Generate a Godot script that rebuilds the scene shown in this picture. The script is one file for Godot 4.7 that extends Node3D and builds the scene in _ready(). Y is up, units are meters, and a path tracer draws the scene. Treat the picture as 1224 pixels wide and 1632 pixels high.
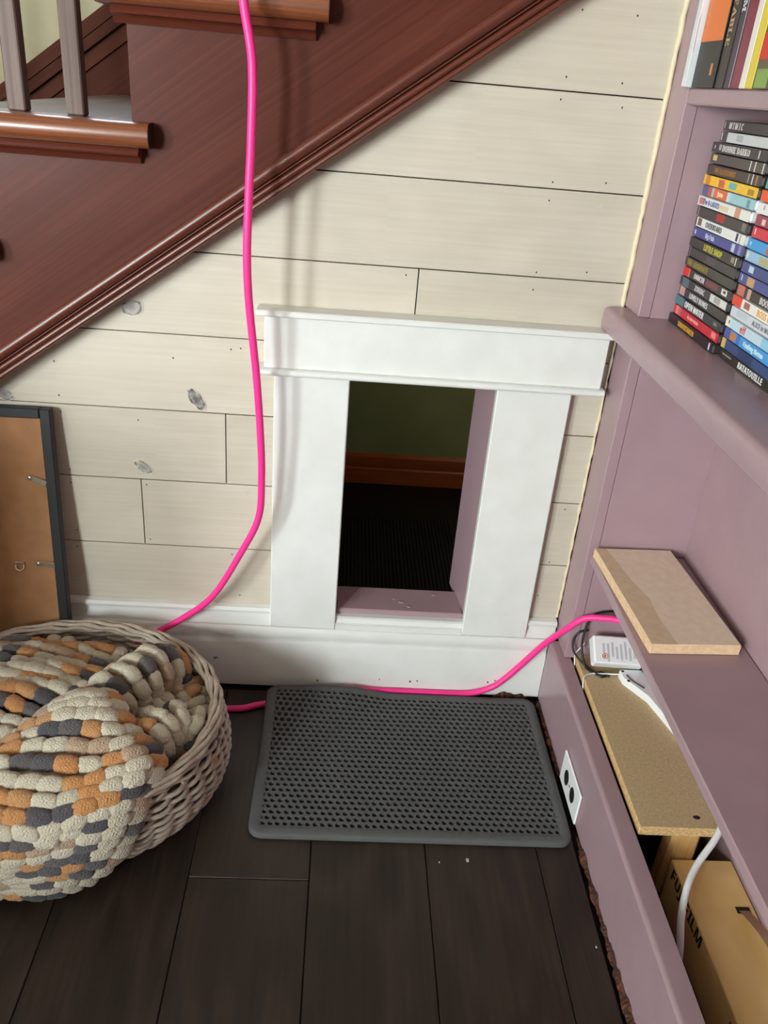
extends Node3D

const SLOPE := 0.7132
var M := {}
var rng := RandomNumberGenerator.new()
var taken := {}

# ---------------------------------------------------------------- mesh builder
class MB:
	var v := PackedVector3Array()
	var n := PackedVector3Array()
	var u := PackedVector2Array()
	var c := PackedColorArray()
	var idx := PackedInt32Array()
	var g := Vector3.RIGHT
	var off := Vector2.ZERO
	var col := Color(1, 1, 1)

	func uvof(p: Vector3, nn: Vector3) -> Vector2:
		var b := nn.cross(g)
		if b.length() < 0.3:
			var a := Vector3.UP if absf(nn.y) < 0.8 else Vector3.FORWARD
			b = nn.cross(a).normalized()
			return Vector2(p.dot(a), p.dot(b)) + off
		return Vector2(p.dot(g), p.dot(b.normalized())) + off

	func vert(p: Vector3, nn: Vector3) -> int:
		v.append(p)
		n.append(nn)
		u.append(uvof(p, nn))
		c.append(col)
		return v.size() - 1

	func tri_i(a: int, b: int, d: int) -> void:      # counter-clockwise seen from outside
		idx.append(a)
		idx.append(d)
		idx.append(b)

	func poly(pts: Array) -> void:                    # convex, counter-clockwise, flat
		var nn: Vector3 = (pts[1] - pts[0]).cross(pts[2] - pts[0]).normalized()
		var first := v.size()
		for p in pts:
			vert(p, nn)
		for i in range(1, pts.size() - 1):
			tri_i(first, first + i, first + i + 1)

	func poly_out(pts: Array, centre: Vector3) -> void:
		var nn: Vector3 = (pts[1] - pts[0]).cross(pts[2] - pts[0])
		var mid := Vector3.ZERO
		for p in pts:
			mid += p
		if nn.dot(mid / pts.size() - centre) < 0.0:
			pts.reverse()
		poly(pts)

	func cbox(ce: Vector3, s: Vector3, r := 0.0015, bs := Basis()) -> void:
		var h := s * 0.5
		r = minf(r, minf(h.x, minf(h.y, h.z)) * 0.9)
		for a in 3:
			var b := (a + 1) % 3
			var d := (a + 2) % 3
			for sg in [-1.0, 1.0]:
				var pts := []
				for q in [[-1, -1], [1, -1], [1, 1], [-1, 1]]:
					var p := Vector3.ZERO
					p[a] = sg * h[a]
					p[b] = q[0] * (h[b] - r)
					p[d] = q[1] * (h[d] - r)
					pts.append(ce + bs * p)
				poly_out(pts, ce)
			if r > 0.0:
				for sb in [-1.0, 1.0]:
					for sd in [-1.0, 1.0]:
						var e := []
						for q in [[0, -1], [0, 1], [1, 1], [1, -1]]:
							var p := Vector3.ZERO
							p[a] = q[1] * (h[a] - r)
							p[b] = sb * (h[b] - (r if q[0] == 1 else 0.0))
							p[d] = sd * (h[d] - (0.0 if q[0] == 1 else r))
							e.append(ce + bs * p)
						poly_out(e, ce)
		if r > 0.0:
			for sx in [-1.0, 1.0]:
				for sy in [-1.0, 1.0]:
					for sz in [-1.0, 1.0]:
						poly_out([ce + bs * Vector3(sx * h.x, sy * (h.y - r), sz * (h.z - r)), ce + bs * Vector3(sx * (h.x - r), sy * h.y, sz * (h.z - r)), ce + bs * Vector3(sx * (h.x - r), sy * (h.y - r), sz * h.z)], ce)

	func box(a: Vector3, b: Vector3, r := 0.0015) -> void:
		cbox((a + b) * 0.5, (b - a).abs(), r)

	# a polygon in the plane (ex, ey) at o, swept along ex x ey for len; near-flat bends are smoothed
	func prism(pl: PackedVector2Array, o: Vector3, ex: Vector3, ey: Vector3, length: float) -> void:
		if Geometry2D.is_polygon_clockwise(pl):
			pl = pl.duplicate()
			pl.reverse()
		var ez := ex.cross(ey).normalized()
		if length < 0.0:
			o += ez * length
			length = -length
		var m := pl.size()
		var en := []
		for i in m:
			var d := pl[(i + 1) % m] - pl[i]
			en.append(Vector2(d.y, -d.x).normalized())
		for i in m:
			var j := (i + 1) % m
			var n0: Vector2 = en[i]
			var n1: Vector2 = en[i]
			var before: Vector2 = en[(i + m - 1) % m]
			var after: Vector2 = en[j]
			if before.dot(n0) > 0.8:
				n0 = (before + n0).normalized()
			if after.dot(n1) > 0.8:
				n1 = (after + n1).normalized()
			var w0 := ex * n0.x + ey * n0.y
			var w1 := ex * n1.x + ey * n1.y
			var p0 := o + ex * pl[i].x + ey * pl[i].y
			var p1 := o + ex * pl[j].x + ey * pl[j].y
			var a := vert(p0, w0)
			var b := vert(p1, w1)
			var d := vert(p1 + ez * length, w1)
			var e := vert(p0 + ez * length, w0)
			tri_i(a, b, d)
			tri_i(a, d, e)
		var t := Geometry2D.triangulate_polygon(pl)
		for top in [false, true]:
			var first := v.size()
			var nn: Vector3 = ez if top else -ez
			for q in pl:
				vert(o + ex * q.x + ey * q.y + (ez * length if top else Vector3.ZERO), nn)
			for i in range(0, t.size(), 3):
				var A := pl[t[i]]
				var B := pl[t[i + 1]]
				var D := pl[t[i + 2]]
				var ccw := (B - A).cross(D - A) > 0.0
				if ccw == top:
					tri_i(first + t[i], first + t[i + 1], first + t[i + 2])
				else:
					tri_i(first + t[i], first + t[i + 2], first + t[i + 1])

	func tube(pts: Array, rad, sides := 8, closed := false, flat := 1.0) -> void:
		var m := pts.size()
		var up := Vector3.UP
		var t0: Vector3 = (pts[1] - pts[0]).normalized()
		if absf(t0.dot(up)) > 0.9:
			up = Vector3.RIGHT
		var first := v.size()
		var side := t0.cross(up).normalized()
		for i in m:
			var a: Vector3 = pts[(i - 1 + m) % m] if closed or i > 0 else pts[0]
			var b: Vector3 = pts[(i + 1) % m] if closed or i < m - 1 else pts[m - 1]
			var t := (b - a).normalized()
			side = (side - t * side.dot(t)).normalized()
			var w := side.cross(t)
			var r: float = rad[i] if rad is Array else rad
			for k in sides:
				var an := TAU * k / sides
				var nn := side * cos(an) + w * sin(an)
				var q: Vector3 = pts[i] + side * cos(an) * r + w * sin(an) * r * flat
				v.append(q)
				n.append(nn)
				u.append(Vector2(float(i) * 0.01, float(k) / sides))
				c.append(col)
		var loops := m if closed else m - 1
		for i in loops:
			for k in sides:
				var a := first + i * sides + k
				var b := first + i * sides + (k + 1) % sides
				var d := first + ((i + 1) % m) * sides + (k + 1) % sides
				var e := first + ((i + 1) % m) * sides + k
				tri_i(a, d, b)
				tri_i(a, e, d)
		if not closed:
			for e in [0, m - 1]:
				var t: Vector3 = (pts[0] - pts[1]).normalized() if e == 0 else (pts[m - 1] - pts[m - 2]).normalized()
				var ce := vert(pts[e], t)
				var ring := []
				for k in sides:
					ring.append(vert(v[first + e * sides + k], t))
				for k in sides:
					if e == 0:
						tri_i(ce, ring[k], ring[(k + 1) % sides])
					else:
						tri_i(ce, ring[(k + 1) % sides], ring[k])

	# a soft lump: along / up / side are half-axis vectors, roughened by noise
	func lump(ce: Vector3, along: Vector3, up: Vector3, side: Vector3, nz: FastNoiseLite, amp: float, su := 14, sv := 9) -> void:
		var first := v.size()
		var right := along.cross(up).dot(side) > 0.0
		for j in sv + 1:
			var ph := PI * j / sv
			for i in su:
				var th := TAU * i / su + PI
				var q := Vector3(cos(ph), sin(ph) * cos(th), sin(ph) * sin(th))
				var e := Vector3(signf(q.x) * pow(absf(q.x), 0.72), signf(q.y) * pow(absf(q.y), 0.85), signf(q.z) * pow(absf(q.z), 0.85))
				var p := along * e.x + up * e.y + side * e.z
				if amp > 0.0:
					p *= 1.0 + amp * nz.get_noise_3dv((p + ce) * 1000.0)
				v.append(ce + p)
				n.append(Vector3.ZERO)
				u.append(Vector2(float(j) / sv, float(i) / su))
				c.append(col)
		for j in sv:
			for i in su:
				var a := first + j * su + i
				var b := first + j * su + (i + 1) % su
				for t in [[a, b + su, b], [a, a + su, b + su]]:
					var nn := (v[t[1]] - v[t[0]]).cross(v[t[2]] - v[t[0]])
					if not right:
						nn = -nn
						tri_i(t[0], t[2], t[1])
					else:
						tri_i(t[0], t[1], t[2])
					for k in t:
						n[k] += nn
		for ring in [0, sv]:
			var s := Vector3.ZERO
			for i in su:
				s += n[first + ring * su + i]
			for i in su:
				n[first + ring * su + i] = s
		for i in range(first, v.size()):
			n[i] = n[i].normalized()

	func grid(rows: Array) -> void:                   # rows of points, smooth
		var m: int = rows[0].size()
		var first := v.size()
		for j in rows.size():
			for i in m:
				var dx: Vector3 = rows[j][mini(i + 1, m - 1)] - rows[j][maxi(i - 1, 0)]
				var dy: Vector3 = rows[mini(j + 1, rows.size() - 1)][i] - rows[maxi(j - 1, 0)][i]
				vert(rows[j][i], dx.cross(dy).normalized())
		for j in rows.size() - 1:
			for i in m - 1:
				var a := first + j * m + i
				tri_i(a, a + 1, a + m + 1)
				tri_i(a, a + m + 1, a + m)

	func mesh() -> ArrayMesh:
		var s := []
		s.resize(Mesh.ARRAY_MAX)
		s[Mesh.ARRAY_VERTEX] = v
		s[Mesh.ARRAY_NORMAL] = n
		s[Mesh.ARRAY_TEX_UV] = u
		s[Mesh.ARRAY_COLOR] = c
		s[Mesh.ARRAY_INDEX] = idx
		var a := ArrayMesh.new()
		a.add_surface_from_arrays(Mesh.PRIMITIVE_TRIANGLES, s)
		return a

# ---------------------------------------------------------------- node helpers
func numbered(called: String) -> String:
	var k: int = taken.get(called, 0)
	taken[called] = k + 1
	return called if k == 0 else "%s_%03d" % [called, k]

func mb(g := Vector3.RIGHT) -> MB:
	var b := MB.new()
	b.g = g
	b.off = Vector2(rng.randf() * 7.0, rng.randf() * 7.0)
	return b

func where(o: Node) -> Vector3:
	var p := Vector3.ZERO
	while o is Node3D and o != self:
		p += o.position
		o = o.get_parent()
	return p

func thing(called: String, label: String, category: String, at := Vector3.ZERO, group := "") -> Node3D:
	var o := Node3D.new()
	o.name = numbered(called)
	o.position = at
	add_child(o)
	o.set_meta("label", label)
	o.set_meta("category", category)
	if group:
		o.set_meta("group", group)
	return o

func setting(called: String, at := Vector3.ZERO) -> Node3D:
	var o := Node3D.new()
	o.name = called
	o.position = at
	add_child(o)
	o.set_meta("kind", "structure")
	return o

# a part whose shape is given in scene coordinates
func part(parent: Node3D, called: String, b, m: Material, label := "") -> MeshInstance3D:
	var o := MeshInstance3D.new()
	o.name = called
	o.mesh = b.mesh() if b is MB else b
	o.material_override = m
	o.cast_shadow = GeometryInstance3D.SHADOW_CASTING_SETTING_ON
	o.position = -where(parent)
	parent.add_child(o, true)
	if label:
		o.set_meta("label", label)
	return o

func shell(called: String, b: MB, m: Material) -> MeshInstance3D:
	var o := MeshInstance3D.new()
	o.name = called
	o.mesh = b.mesh()
	o.material_override = m
	add_child(o)
	o.set_meta("kind", "structure")
	return o

func V2(a: Array) -> PackedVector2Array:
	var r := PackedVector2Array()
	for q in a:
		r.append(Vector2(q[0], q[1]))
	return r

func smooth(pts: Array, per := 6) -> Array:
	var r := []
	for i in pts.size() - 1:
		var a: Vector3 = pts[maxi(i - 1, 0)]
		var b: Vector3 = pts[i]
		var d: Vector3 = pts[i + 1]
		var e: Vector3 = pts[mini(i + 2, pts.size() - 1)]
		for k in per:
			r.append(b.cubic_interpolate(d, a, e, float(k) / per))
	r.append(pts[-1])
	return r

func arc(cx: float, cy: float, r: float, a0: float, a1: float, n := 6) -> Array:
	var o := []
	for i in n + 1:
		var a := deg_to_rad(lerpf(a0, a1, float(i) / n))
		o.append([cx + r * cos(a), cy + r * sin(a)])
	return o

# ---------------------------------------------------------------- materials
func srgb(r: float, g: float, b: float) -> Color:
	return Color(r / 255.0, g / 255.0, b / 255.0)

func noise_bytes(w: int, h: int, freq: float, seed_: int, oct := 4, type := FastNoiseLite.TYPE_SIMPLEX_SMOOTH) -> PackedByteArray:
	var f := FastNoiseLite.new()
	f.seed = seed_
	f.frequency = freq
	f.noise_type = type
	f.fractal_octaves = oct
	var im := f.get_seamless_image(w, h)
	im.convert(Image.FORMAT_L8)
	return im.get_data()

# grain along u: rings drawn by a stretched noise, fine streaks over it
func grain_tex(w: int, h: int, seed_: int, dark: Color, light: Color, rings := 0.0, streak := 0.5, contrast := 1.0) -> ImageTexture:
	var a := noise_bytes(w, h, 0.006, seed_, 3)
	var b := noise_bytes(w, h, 0.05, seed_ + 5, 4)
	var d := PackedByteArray()
	d.resize(w * h * 3)
	for y in h:
		for x in w:
			var base := float(a[y * w + x]) / 255.0
			var yy := (y * 3) % h
			var st := float(b[yy * w + (x / 8) % w]) / 255.0
			var t := base
			if rings > 0.0:
				t = 0.5 + 0.5 * sin(base * rings)
				t = pow(t, 1.6) * 0.6 + 0.4 * base
			t = clampf((lerpf(t, st, streak) - 0.5) * contrast + 0.5, 0.0, 1.0)
			var q := dark.lerp(light, t)
			var k := (y * w + x) * 3
			d[k] = int(q.r * 255.0)
			d[k + 1] = int(q.g * 255.0)
			d[k + 2] = int(q.b * 255.0)
	var im := Image.create_from_data(w, h, false, Image.FORMAT_RGB8, d)
	im.generate_mipmaps()
	return ImageTexture.create_from_image(im)

func mottle_tex(w: int, seed_: int, freq: float, dark: Color, light: Color, contrast := 1.0, fine := 0.0) -> ImageTexture:
	var a := noise_bytes(w, w, freq, seed_, 4)
	var b := noise_bytes(w, w, 0.25, seed_ + 9, 2)
	var d := PackedByteArray()
	d.resize(w * w * 3)
	for i in w * w:
		var t := lerpf(float(a[i]) / 255.0, float(b[i]) / 255.0, fine)
		t = clampf((t - 0.5) * contrast + 0.5, 0.0, 1.0)
		var q := dark.lerp(light, t)
		d[i * 3] = int(q.r * 255.0)
		d[i * 3 + 1] = int(q.g * 255.0)
		d[i * 3 + 2] = int(q.b * 255.0)
	return ImageTexture.create_from_image(Image.create_from_data(w, w, false, Image.FORMAT_RGB8, d))

func bump_tex(w: int, seed_: int, freq: float, strength: float, oct := 3) -> ImageTexture:
	var f := FastNoiseLite.new()
	f.seed = seed_
	f.frequency = freq
	f.fractal_octaves = oct
	var im := f.get_seamless_image(w, w)
	im.convert(Image.FORMAT_RGBA8)
	im.bump_map_to_normal_map(strength)
	return ImageTexture.create_from_image(im)

func mat(colour: Color, rough := 0.6, tex: Texture2D = null, scale := Vector3.ONE, normal: Texture2D = null, nscale := 0.5) -> StandardMaterial3D:
	var m := StandardMaterial3D.new()
	m.albedo_color = colour
	m.roughness = rough
	m.uv1_scale = scale
	if tex:
		m.albedo_texture = tex
	if normal:
		m.normal_enabled = true
		m.normal_texture = normal
		m.normal_scale = nscale
	return m

func make_materials() -> void:
	var paint_bump := bump_tex(256, 3, 0.02, 3.0)
	var fine_bump := bump_tex(256, 8, 0.12, 6.0)
	M.plank = []
	for i in 3:
		var t := grain_tex(512, 256, 20 + i * 7, srgb(199, 189, 171), srgb(214, 204, 187), 9.0, 0.55, 1.1)
		M.plank.append(mat(Color(1, 1, 1).darkened(0.015 * i), 0.55, t, Vector3(0.9, 3.2, 1), paint_bump, 0.12))
	M.white = mat(srgb(233, 233, 229), 0.38, mottle_tex(256, 41, 0.012, srgb(246, 246, 244), srgb(255, 255, 254), 1.0), Vector3(3, 3, 1), paint_bump, 0.08)
	M.mauve = mat(srgb(170, 143, 149), 0.33, mottle_tex(256, 51, 0.015, srgb(246, 244, 244), srgb(255, 255, 255), 1.0), Vector3(2.5, 2.5, 1), paint_bump, 0.08)
	M.caulk = mat(srgb(226, 214, 178), 0.5)
	M.core = mat(srgb(70, 48, 38), 0.9)
	M.stain = []
	for i in 3:
		var t := grain_tex(512, 512, 60 + i * 3, srgb(72, 34, 25), srgb(104, 56, 43), 8.0, 0.5, 1.0)
		var m := mat(Color(1, 1, 1).darkened(0.06 * i), 0.42, t, Vector3(0.3, 2.2, 1), paint_bump, 0.06)
		m.clearcoat_enabled = true
		m.clearcoat = 0.12
		m.clearcoat_roughness = 0.3
		m.metallic_specular = 0.22
		M.stain.append(m)
	var nt := grain_tex(512, 256, 77, srgb(104, 54, 30), srgb(152, 90, 56), 10.0, 0.5, 1.2)
	M.nosing = mat(Color(1, 1, 1), 0.38, nt, Vector3(0.5, 4, 1), paint_bump, 0.1)
	M.nosing.clearcoat_enabled = true
	M.nosing.clearcoat = 0.6
	M.nosing.clearcoat_roughness = 0.22
	M.skirt = mat(Color(1, 1, 1), 0.55, grain_tex(512, 256, 79, srgb(62, 28, 17), srgb(96, 50, 32), 8.0, 0.5, 1.0), Vector3(0.3, 2.2, 1))
	M.skirt.metallic_specular = 0.2
	M.moulding = mat(Color(1, 1, 1), 0.36, grain_tex(512, 256, 81, srgb(76, 33, 22), srgb(112, 55, 37), 6.0, 0.5, 1.0), Vector3(0.3, 4, 1))
	M.moulding.clearcoat_enabled = true
	M.moulding.clearcoat = 0.2
	M.moulding.clearcoat_roughness = 0.2
	M.shaded_end_grain = mat(srgb(32, 20, 17), 0.7)  # end grain stain, darkened further for the side turned from the light
	var bt := grain_tex(512, 128, 83, srgb(84, 66, 59), srgb(128, 108, 99), 6.0, 0.6, 1.4)
	M.baluster = mat(Color(1, 1, 1), 0.55, bt, Vector3(0.6, 7, 1), paint_bump, 0.1)
	M.baluster.metallic_specular = 0.3
	M.baluster.clearcoat_enabled = true
	M.baluster.clearcoat = 0.08
	M.baluster.clearcoat_roughness = 0.3
	var tt := grain_tex(512, 256, 91, srgb(96, 80, 72), srgb(150, 134, 124), 8.0, 0.6, 1.5)
	M.tread = mat(Color(1, 1, 1), 0.32, tt, Vector3(0.5, 4, 1), paint_bump, 0.15)
	M.floor = []
	for i in 4:
		var t := grain_tex(1024, 256, 110 + i * 11, srgb(34, 24, 17), srgb(61, 47, 36), 16.0, 0.36, 1.35)
		M.floor.append(mat(Color(1, 1, 1).darkened(0.05 * (i % 3)), 0.5, t, Vector3(0.22, 2.6, 1), fine_bump, 0.05))
	M.subfloor = mat(srgb(30, 21, 16), 0.95)
	M.torn = mat(Color(1, 1, 1), 0.9, mottle_tex(128, 131, 0.06, srgb(30, 17, 12), srgb(120, 66, 42), 2.2, 0.35), Vector3(9, 9, 1))
	M.pink = mat(srgb(255, 54, 146), 0.42)
	M.mat_grey = mat(Color(1, 1, 1), 0.72, mottle_tex(128, 141, 0.03, srgb(84, 85, 84), srgb(93, 94, 93), 1.0, 0.3), Vector3(4, 4, 1), fine_bump, 0.1)
	M.rubber = mat(srgb(20, 20, 21), 0.7)
	M.black_floor = mat(srgb(14, 15, 18), 0.45)
	M.green = mat(Color(1, 1, 1), 0.75, mottle_tex(128, 151, 0.02, srgb(158, 168, 116), srgb(172, 182, 130), 1.0), Vector3(2, 2, 1))
	M.olive = mat(Color(1, 1, 1), 0.75, mottle_tex(128, 161, 0.02, srgb(174, 165, 134), srgb(186, 177, 146), 1.0), Vector3(2, 2, 1))
	M.brown_base = mat(Color(1, 1, 1), 0.4, grain_tex(512, 128, 171, srgb(180, 90, 42), srgb(216, 120, 66), 5.0, 0.6), Vector3(1, 6, 1))
	M.room = mat(srgb(206, 198, 184), 0.85)
	M.ceiling = mat(srgb(170, 160, 145), 0.9)
	M.mdf = mat(Color(1, 1, 1), 0.8, mottle_tex(256, 181, 0.03, srgb(224, 202, 178), srgb(240, 220, 198), 1.2, 0.35), Vector3(6, 6, 1))
	M.mdf_dark = mat(Color(1, 1, 1), 0.8, mottle_tex(256, 183, 0.03, srgb(206, 178, 146), srgb(222, 196, 166), 1.2, 0.35), Vector3(6, 6, 1))
	M.mdf_edge = mat(Color(1, 1, 1), 0.85, mottle_tex(128, 185, 0.05, srgb(214, 178, 138), srgb(244, 212, 174), 1.5, 0.5), Vector3(12, 12, 1))
	M.chip = mat(Color(1, 1, 1), 0.85, mottle_tex(512, 191, 0.05, srgb(178, 152, 112), srgb(214, 190, 150), 1.7, 0.55), Vector3(6, 6, 1))
	M.chip_edge = mat(Color(1, 1, 1), 0.9, mottle_tex(256, 195, 0.06, srgb(178, 140, 88), srgb(234, 202, 148), 1.8, 0.5), Vector3(10, 10, 1))
	M.pine = mat(Color(1, 1, 1), 0.7, grain_tex(256, 128, 201, srgb(170, 126, 70), srgb(222, 182, 120), 12.0, 0.5), Vector3(3, 12, 1))
	M.tan_box = mat(Color(1, 1, 1), 0.5, mottle_tex(128, 211, 0.02, srgb(232, 194, 124), srgb(242, 208, 142), 1.2), Vector3(3, 3, 1))
	M.ink = mat(srgb(28, 24, 22), 0.6)
	M.black = mat(srgb(24, 24, 26), 0.45)
	M.frame_black = mat(srgb(30, 31, 33), 0.55)
	M.backing = mat(Color(1, 1, 1), 0.8, mottle_tex(256, 221, 0.02, srgb(158, 112, 74), srgb(178, 130, 90), 1.2, 0.2), Vector3(3, 3, 1))
	M.metal = mat(srgb(196, 186, 164), 0.3)
	M.metal.metallic = 0.9
	M.plastic_white = mat(srgb(238, 239, 240), 0.35)
	M.label_grey = mat(srgb(196, 198, 202), 0.5)
	M.red_print = mat(srgb(204, 92, 84), 0.6)
	M.ribbon = mat(srgb(178, 140, 112), 0.6)
	M.wicker = mat(Color(1, 1, 1), 0.55, mottle_tex(256, 231, 0.05, srgb(158, 142, 126), srgb(204, 190, 174), 1.4, 0.3), Vector3(3, 1, 1))
	M.yarn = mat(Color(1, 1, 1), 0.95, null, Vector3(2.2, 2.6, 1), bump_tex(256, 240, 0.035, 9.0, 3), 1.0)
	M.yarn.vertex_color_use_as_albedo = true
	M.yarn.rim_enabled = true
	M.yarn.rim = 0.4
	M.mark = mat(Color(1, 1, 1), 0.7)
	M.mark.vertex_color_use_as_albedo = true
	M.pages = mat(srgb(226, 218, 200), 0.9)

# ---------------------------------------------------------------- scene
func _ready() -> void:
	rng.seed = 20240
	# camera
	var cam := Camera3D.new()
	cam.name = "camera"
	cam.position = Vector3(-0.01625, 1.14352, 1.40393)
	cam.rotation = Vector3(-0.479328, -0.069073, 0.08756)
	cam.fov = 2.0 * rad_to_deg(atan(816.0 / 1313.28))
	cam.near = 0.02
	add_child(cam)
	cam.current = true
	# environment
	var we := WorldEnvironment.new()
	we.name = "world_environment"
	var env := Environment.new()
	env.background_mode = Environment.BG_SKY
	env.sky = Sky.new()
	var sm := ProceduralSkyMaterial.new()
	sm.sky_top_color = Color(0.5, 0.62, 0.8)
	sm.sky_horizon_color = Color(0.75, 0.8, 0.86)
	sm.ground_bottom_color = Color(0.3, 0.3, 0.28)
	sm.ground_horizon_color = Color(0.6, 0.62, 0.62)
	env.sky.sky_material = sm
	env.tonemap_mode = Environment.TONE_MAPPER_LINEAR
	env.tonemap_exposure = 1.0
	env.sdfgi_enabled = true
	env.ssao_enabled = true
	env.ssil_enabled = true
	we.environment = env
	add_child(we)
	make_materials()
	# daylight: windows in the wall behind the camera and one added on the stairs
	window("window_1", Vector3(-2.03, 1.4, 3.7), Vector2(0.55, 1.3), 0.0, srgb(242, 252, 255), 13.0)
	window("window_2", Vector3(-3.2, 1.4, 3.7), Vector2(0.6, 1.3), 0.0, srgb(242, 252, 255), 15.8)

	window("window_3", Vector3(-0.75, 1.95, -0.94), Vector2(0.5, 0.7), PI, srgb(220, 234, 255), 0.8)  # unseen glowing pane added to brighten the worn tread

	build_shell()
	build_wall_back()
	build_pet_door()
	build_stairs()
	build_bookcase()
	build_media()
	build_shelf_things()
	build_mat()
	build_frame()
	build_basket()
	build_blanket()
	build_cord()
	build_beyond()

func window(called: String, at: Vector3, size: Vector2, turn: float, tint: Color, energy: float) -> void:
	var w := setting(called, at)
	w.rotation.y = turn
	var glow := mat(tint, 0.5)
	glow.emission_enabled = true
	glow.emission = tint
	glow.emission_energy_multiplier = 2.0
	var frame := MB.new()
	var hx := size.x * 0.5
	var hy := size.y * 0.5
	frame.box(Vector3(-hx - 0.05, -hy - 0.05, -0.02), Vector3(-hx, hy + 0.05, 0.08))
	frame.box(Vector3(hx, -hy - 0.05, -0.02), Vector3(hx + 0.05, hy + 0.05, 0.08))
	frame.box(Vector3(-hx, hy, -0.02), Vector3(hx, hy + 0.05, 0.08))
	frame.box(Vector3(-hx, -hy - 0.05, -0.04), Vector3(hx, -hy, 0.08))
	var pane := MB.new()
	pane.box(Vector3(-hx, -hy, 0.05), Vector3(hx, hy, 0.06), 0.0)
	for q in [["window_frame", frame, M.white], ["window_pane", pane, glow]]:
		var o := MeshInstance3D.new()
		o.name = q[0]
		o.mesh = q[1].mesh()
		o.material_override = q[2]
		w.add_child(o)
	var l := AreaLight3D.new()
	l.name = "daylight"
	l.area_size = size
	l.light_color = tint
	l.light_energy = energy
	l.light_size = 0.5
	l.shadow_enabled = true
	l.set("area_range", 12.0)
	l.position = Vector3(0, 0, 0.04)
	w.add_child(l)

func soffit(x: float) -> float:
	return 1.0142 + SLOPE * (x + 0.0757)

func build_shell() -> void:
	# floor: dark boards running away from the wall
	var f := setting("floor")
	var w := 0.1925
	for k in range(-19, 3):
		var x0 := -0.0223 + w * k
		var x1 := x0 + w
		if k == 2:
			x1 = 0.431
		var cuts := [0.045]
		var z := 0.503 if k == -1 else rng.randf_range(0.95, 1.3)
		if x1 < -1.95:
			cuts = [-0.98]
		while z < 3.6:
			cuts.append(z)
			z += 1.22
		cuts.append(3.69)
		for i in cuts.size() - 1:
			var b := mb(Vector3.BACK)
			b.box(Vector3(x0 + 0.0006, -0.012, cuts[i] + 0.0006), Vector3(x1 - 0.0006, 0.0, cuts[i + 1] - 0.0006), 0.0012)
			part(f, "plank", b, M.floor[rng.randi() % 4])
	var sub := mb()
	sub.box(Vector3(-4.0, -0.1, -1.0), Vector3(0.68, -0.0125, 3.7), 0.0)
	part(f, "subfloor", sub, M.subfloor)
	var cf := mb()
	cf.box(Vector3(-1.4, -0.0124, -0.999), Vector3(0.66, 0.0, -0.1), 0.0)
	part(f, "closet_floor", cf, M.black_floor, "black floor inside the closet")
	# rough edge of the floor along the base of the bookcase and the baseboard
	var b2 := mb()
	ragged(b2, Vector3(0.4428, 0.0, 0.40), Vector3(0, 0, 1), Vector3(-1, 0, 0), 0.8, 0.014, 31)
	ragged(b2, Vector3(0.4428, 0.0, 0.04), Vector3(0, 0, 1), Vector3(-1, 0, 0), 0.22, 0.009, 37)
	ragged(b2, Vector3(0.345, 0.0, 0.0302), Vector3(1, 0, 0), Vector3(0, 0, 1), 0.075, 0.016, 41)
	part(f, "torn_edge", b2, M.torn, "ragged brown edge of torn caulk")
	# room around
	var s := mb()
	s.box(Vector3(-4.1, -0.1, -1.1), Vector3(-4.0, 2.6, 3.8), 0.0)
	shell("wall_left", s, M.room)
	s = mb()
	s.box(Vector3(0.68, -0.1, -1.1), Vector3(0.78, 2.6, 3.8), 0.0)
	shell("wall_right", s, M.room)
	s = mb()
	s.box(Vector3(-4.1, 2.5, -1.1), Vector3(0.78, 2.6, 3.8), 0.0)
	shell("ceiling", s, M.ceiling)
	# wall behind the camera with two window openings
	s = mb()
	var xs := [-4.1, -3.55, -2.85, -2.355, -1.705, 0.78]
	for i in 5:
		if i % 2 == 0:
			s.box(Vector3(xs[i], -0.1, 3.7), Vector3(xs[i + 1], 2.6, 3.8), 0.0)
		else:
			s.box(Vector3(xs[i], -0.1, 3.7), Vector3(xs[i + 1], 0.70, 3.8), 0.0)
			s.box(Vector3(xs[i], 2.1, 3.7), Vector3(xs[i + 1], 2.6, 3.8), 0.0)
	shell("wall_front", s, M.room)
	# wall on the far side of the stairs, green inside the closet below them
	s = mb()
	s.prism(V2([[-4.0, 0.0], [-1.5, 0.0], [0.68, soffit(0.68) + 0.1], [0.68, 2.5], [-4.0, 2.5]]), Vector3(0, 0, -1.1), Vector3.RIGHT, Vector3.UP, 0.1)
	shell("wall_far", s, M.olive)
	s = mb()
	s.prism(V2([[-1.5, 0.0], [0.68, 0.0], [0.68, soffit(0.68) + 0.1]]), Vector3(0, 0, -1.1), Vector3.RIGHT, Vector3.UP, 0.1)
	shell("wall_closet", s, M.green)
	var bb := setting("baseboard_far")
	s = mb()
	s.prism(V2([[0, 0], [0.016, 0], [0.016, 0.05], [0.012, 0.055], [0.014, 0.06], [0.014, 0.092], [0.006, 0.1], [0, 0.1]]), Vector3(-1.39, 0, -1.0), Vector3.BACK, Vector3.UP, -2.04)
	part(bb, "board", s, M.brown_base)

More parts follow.
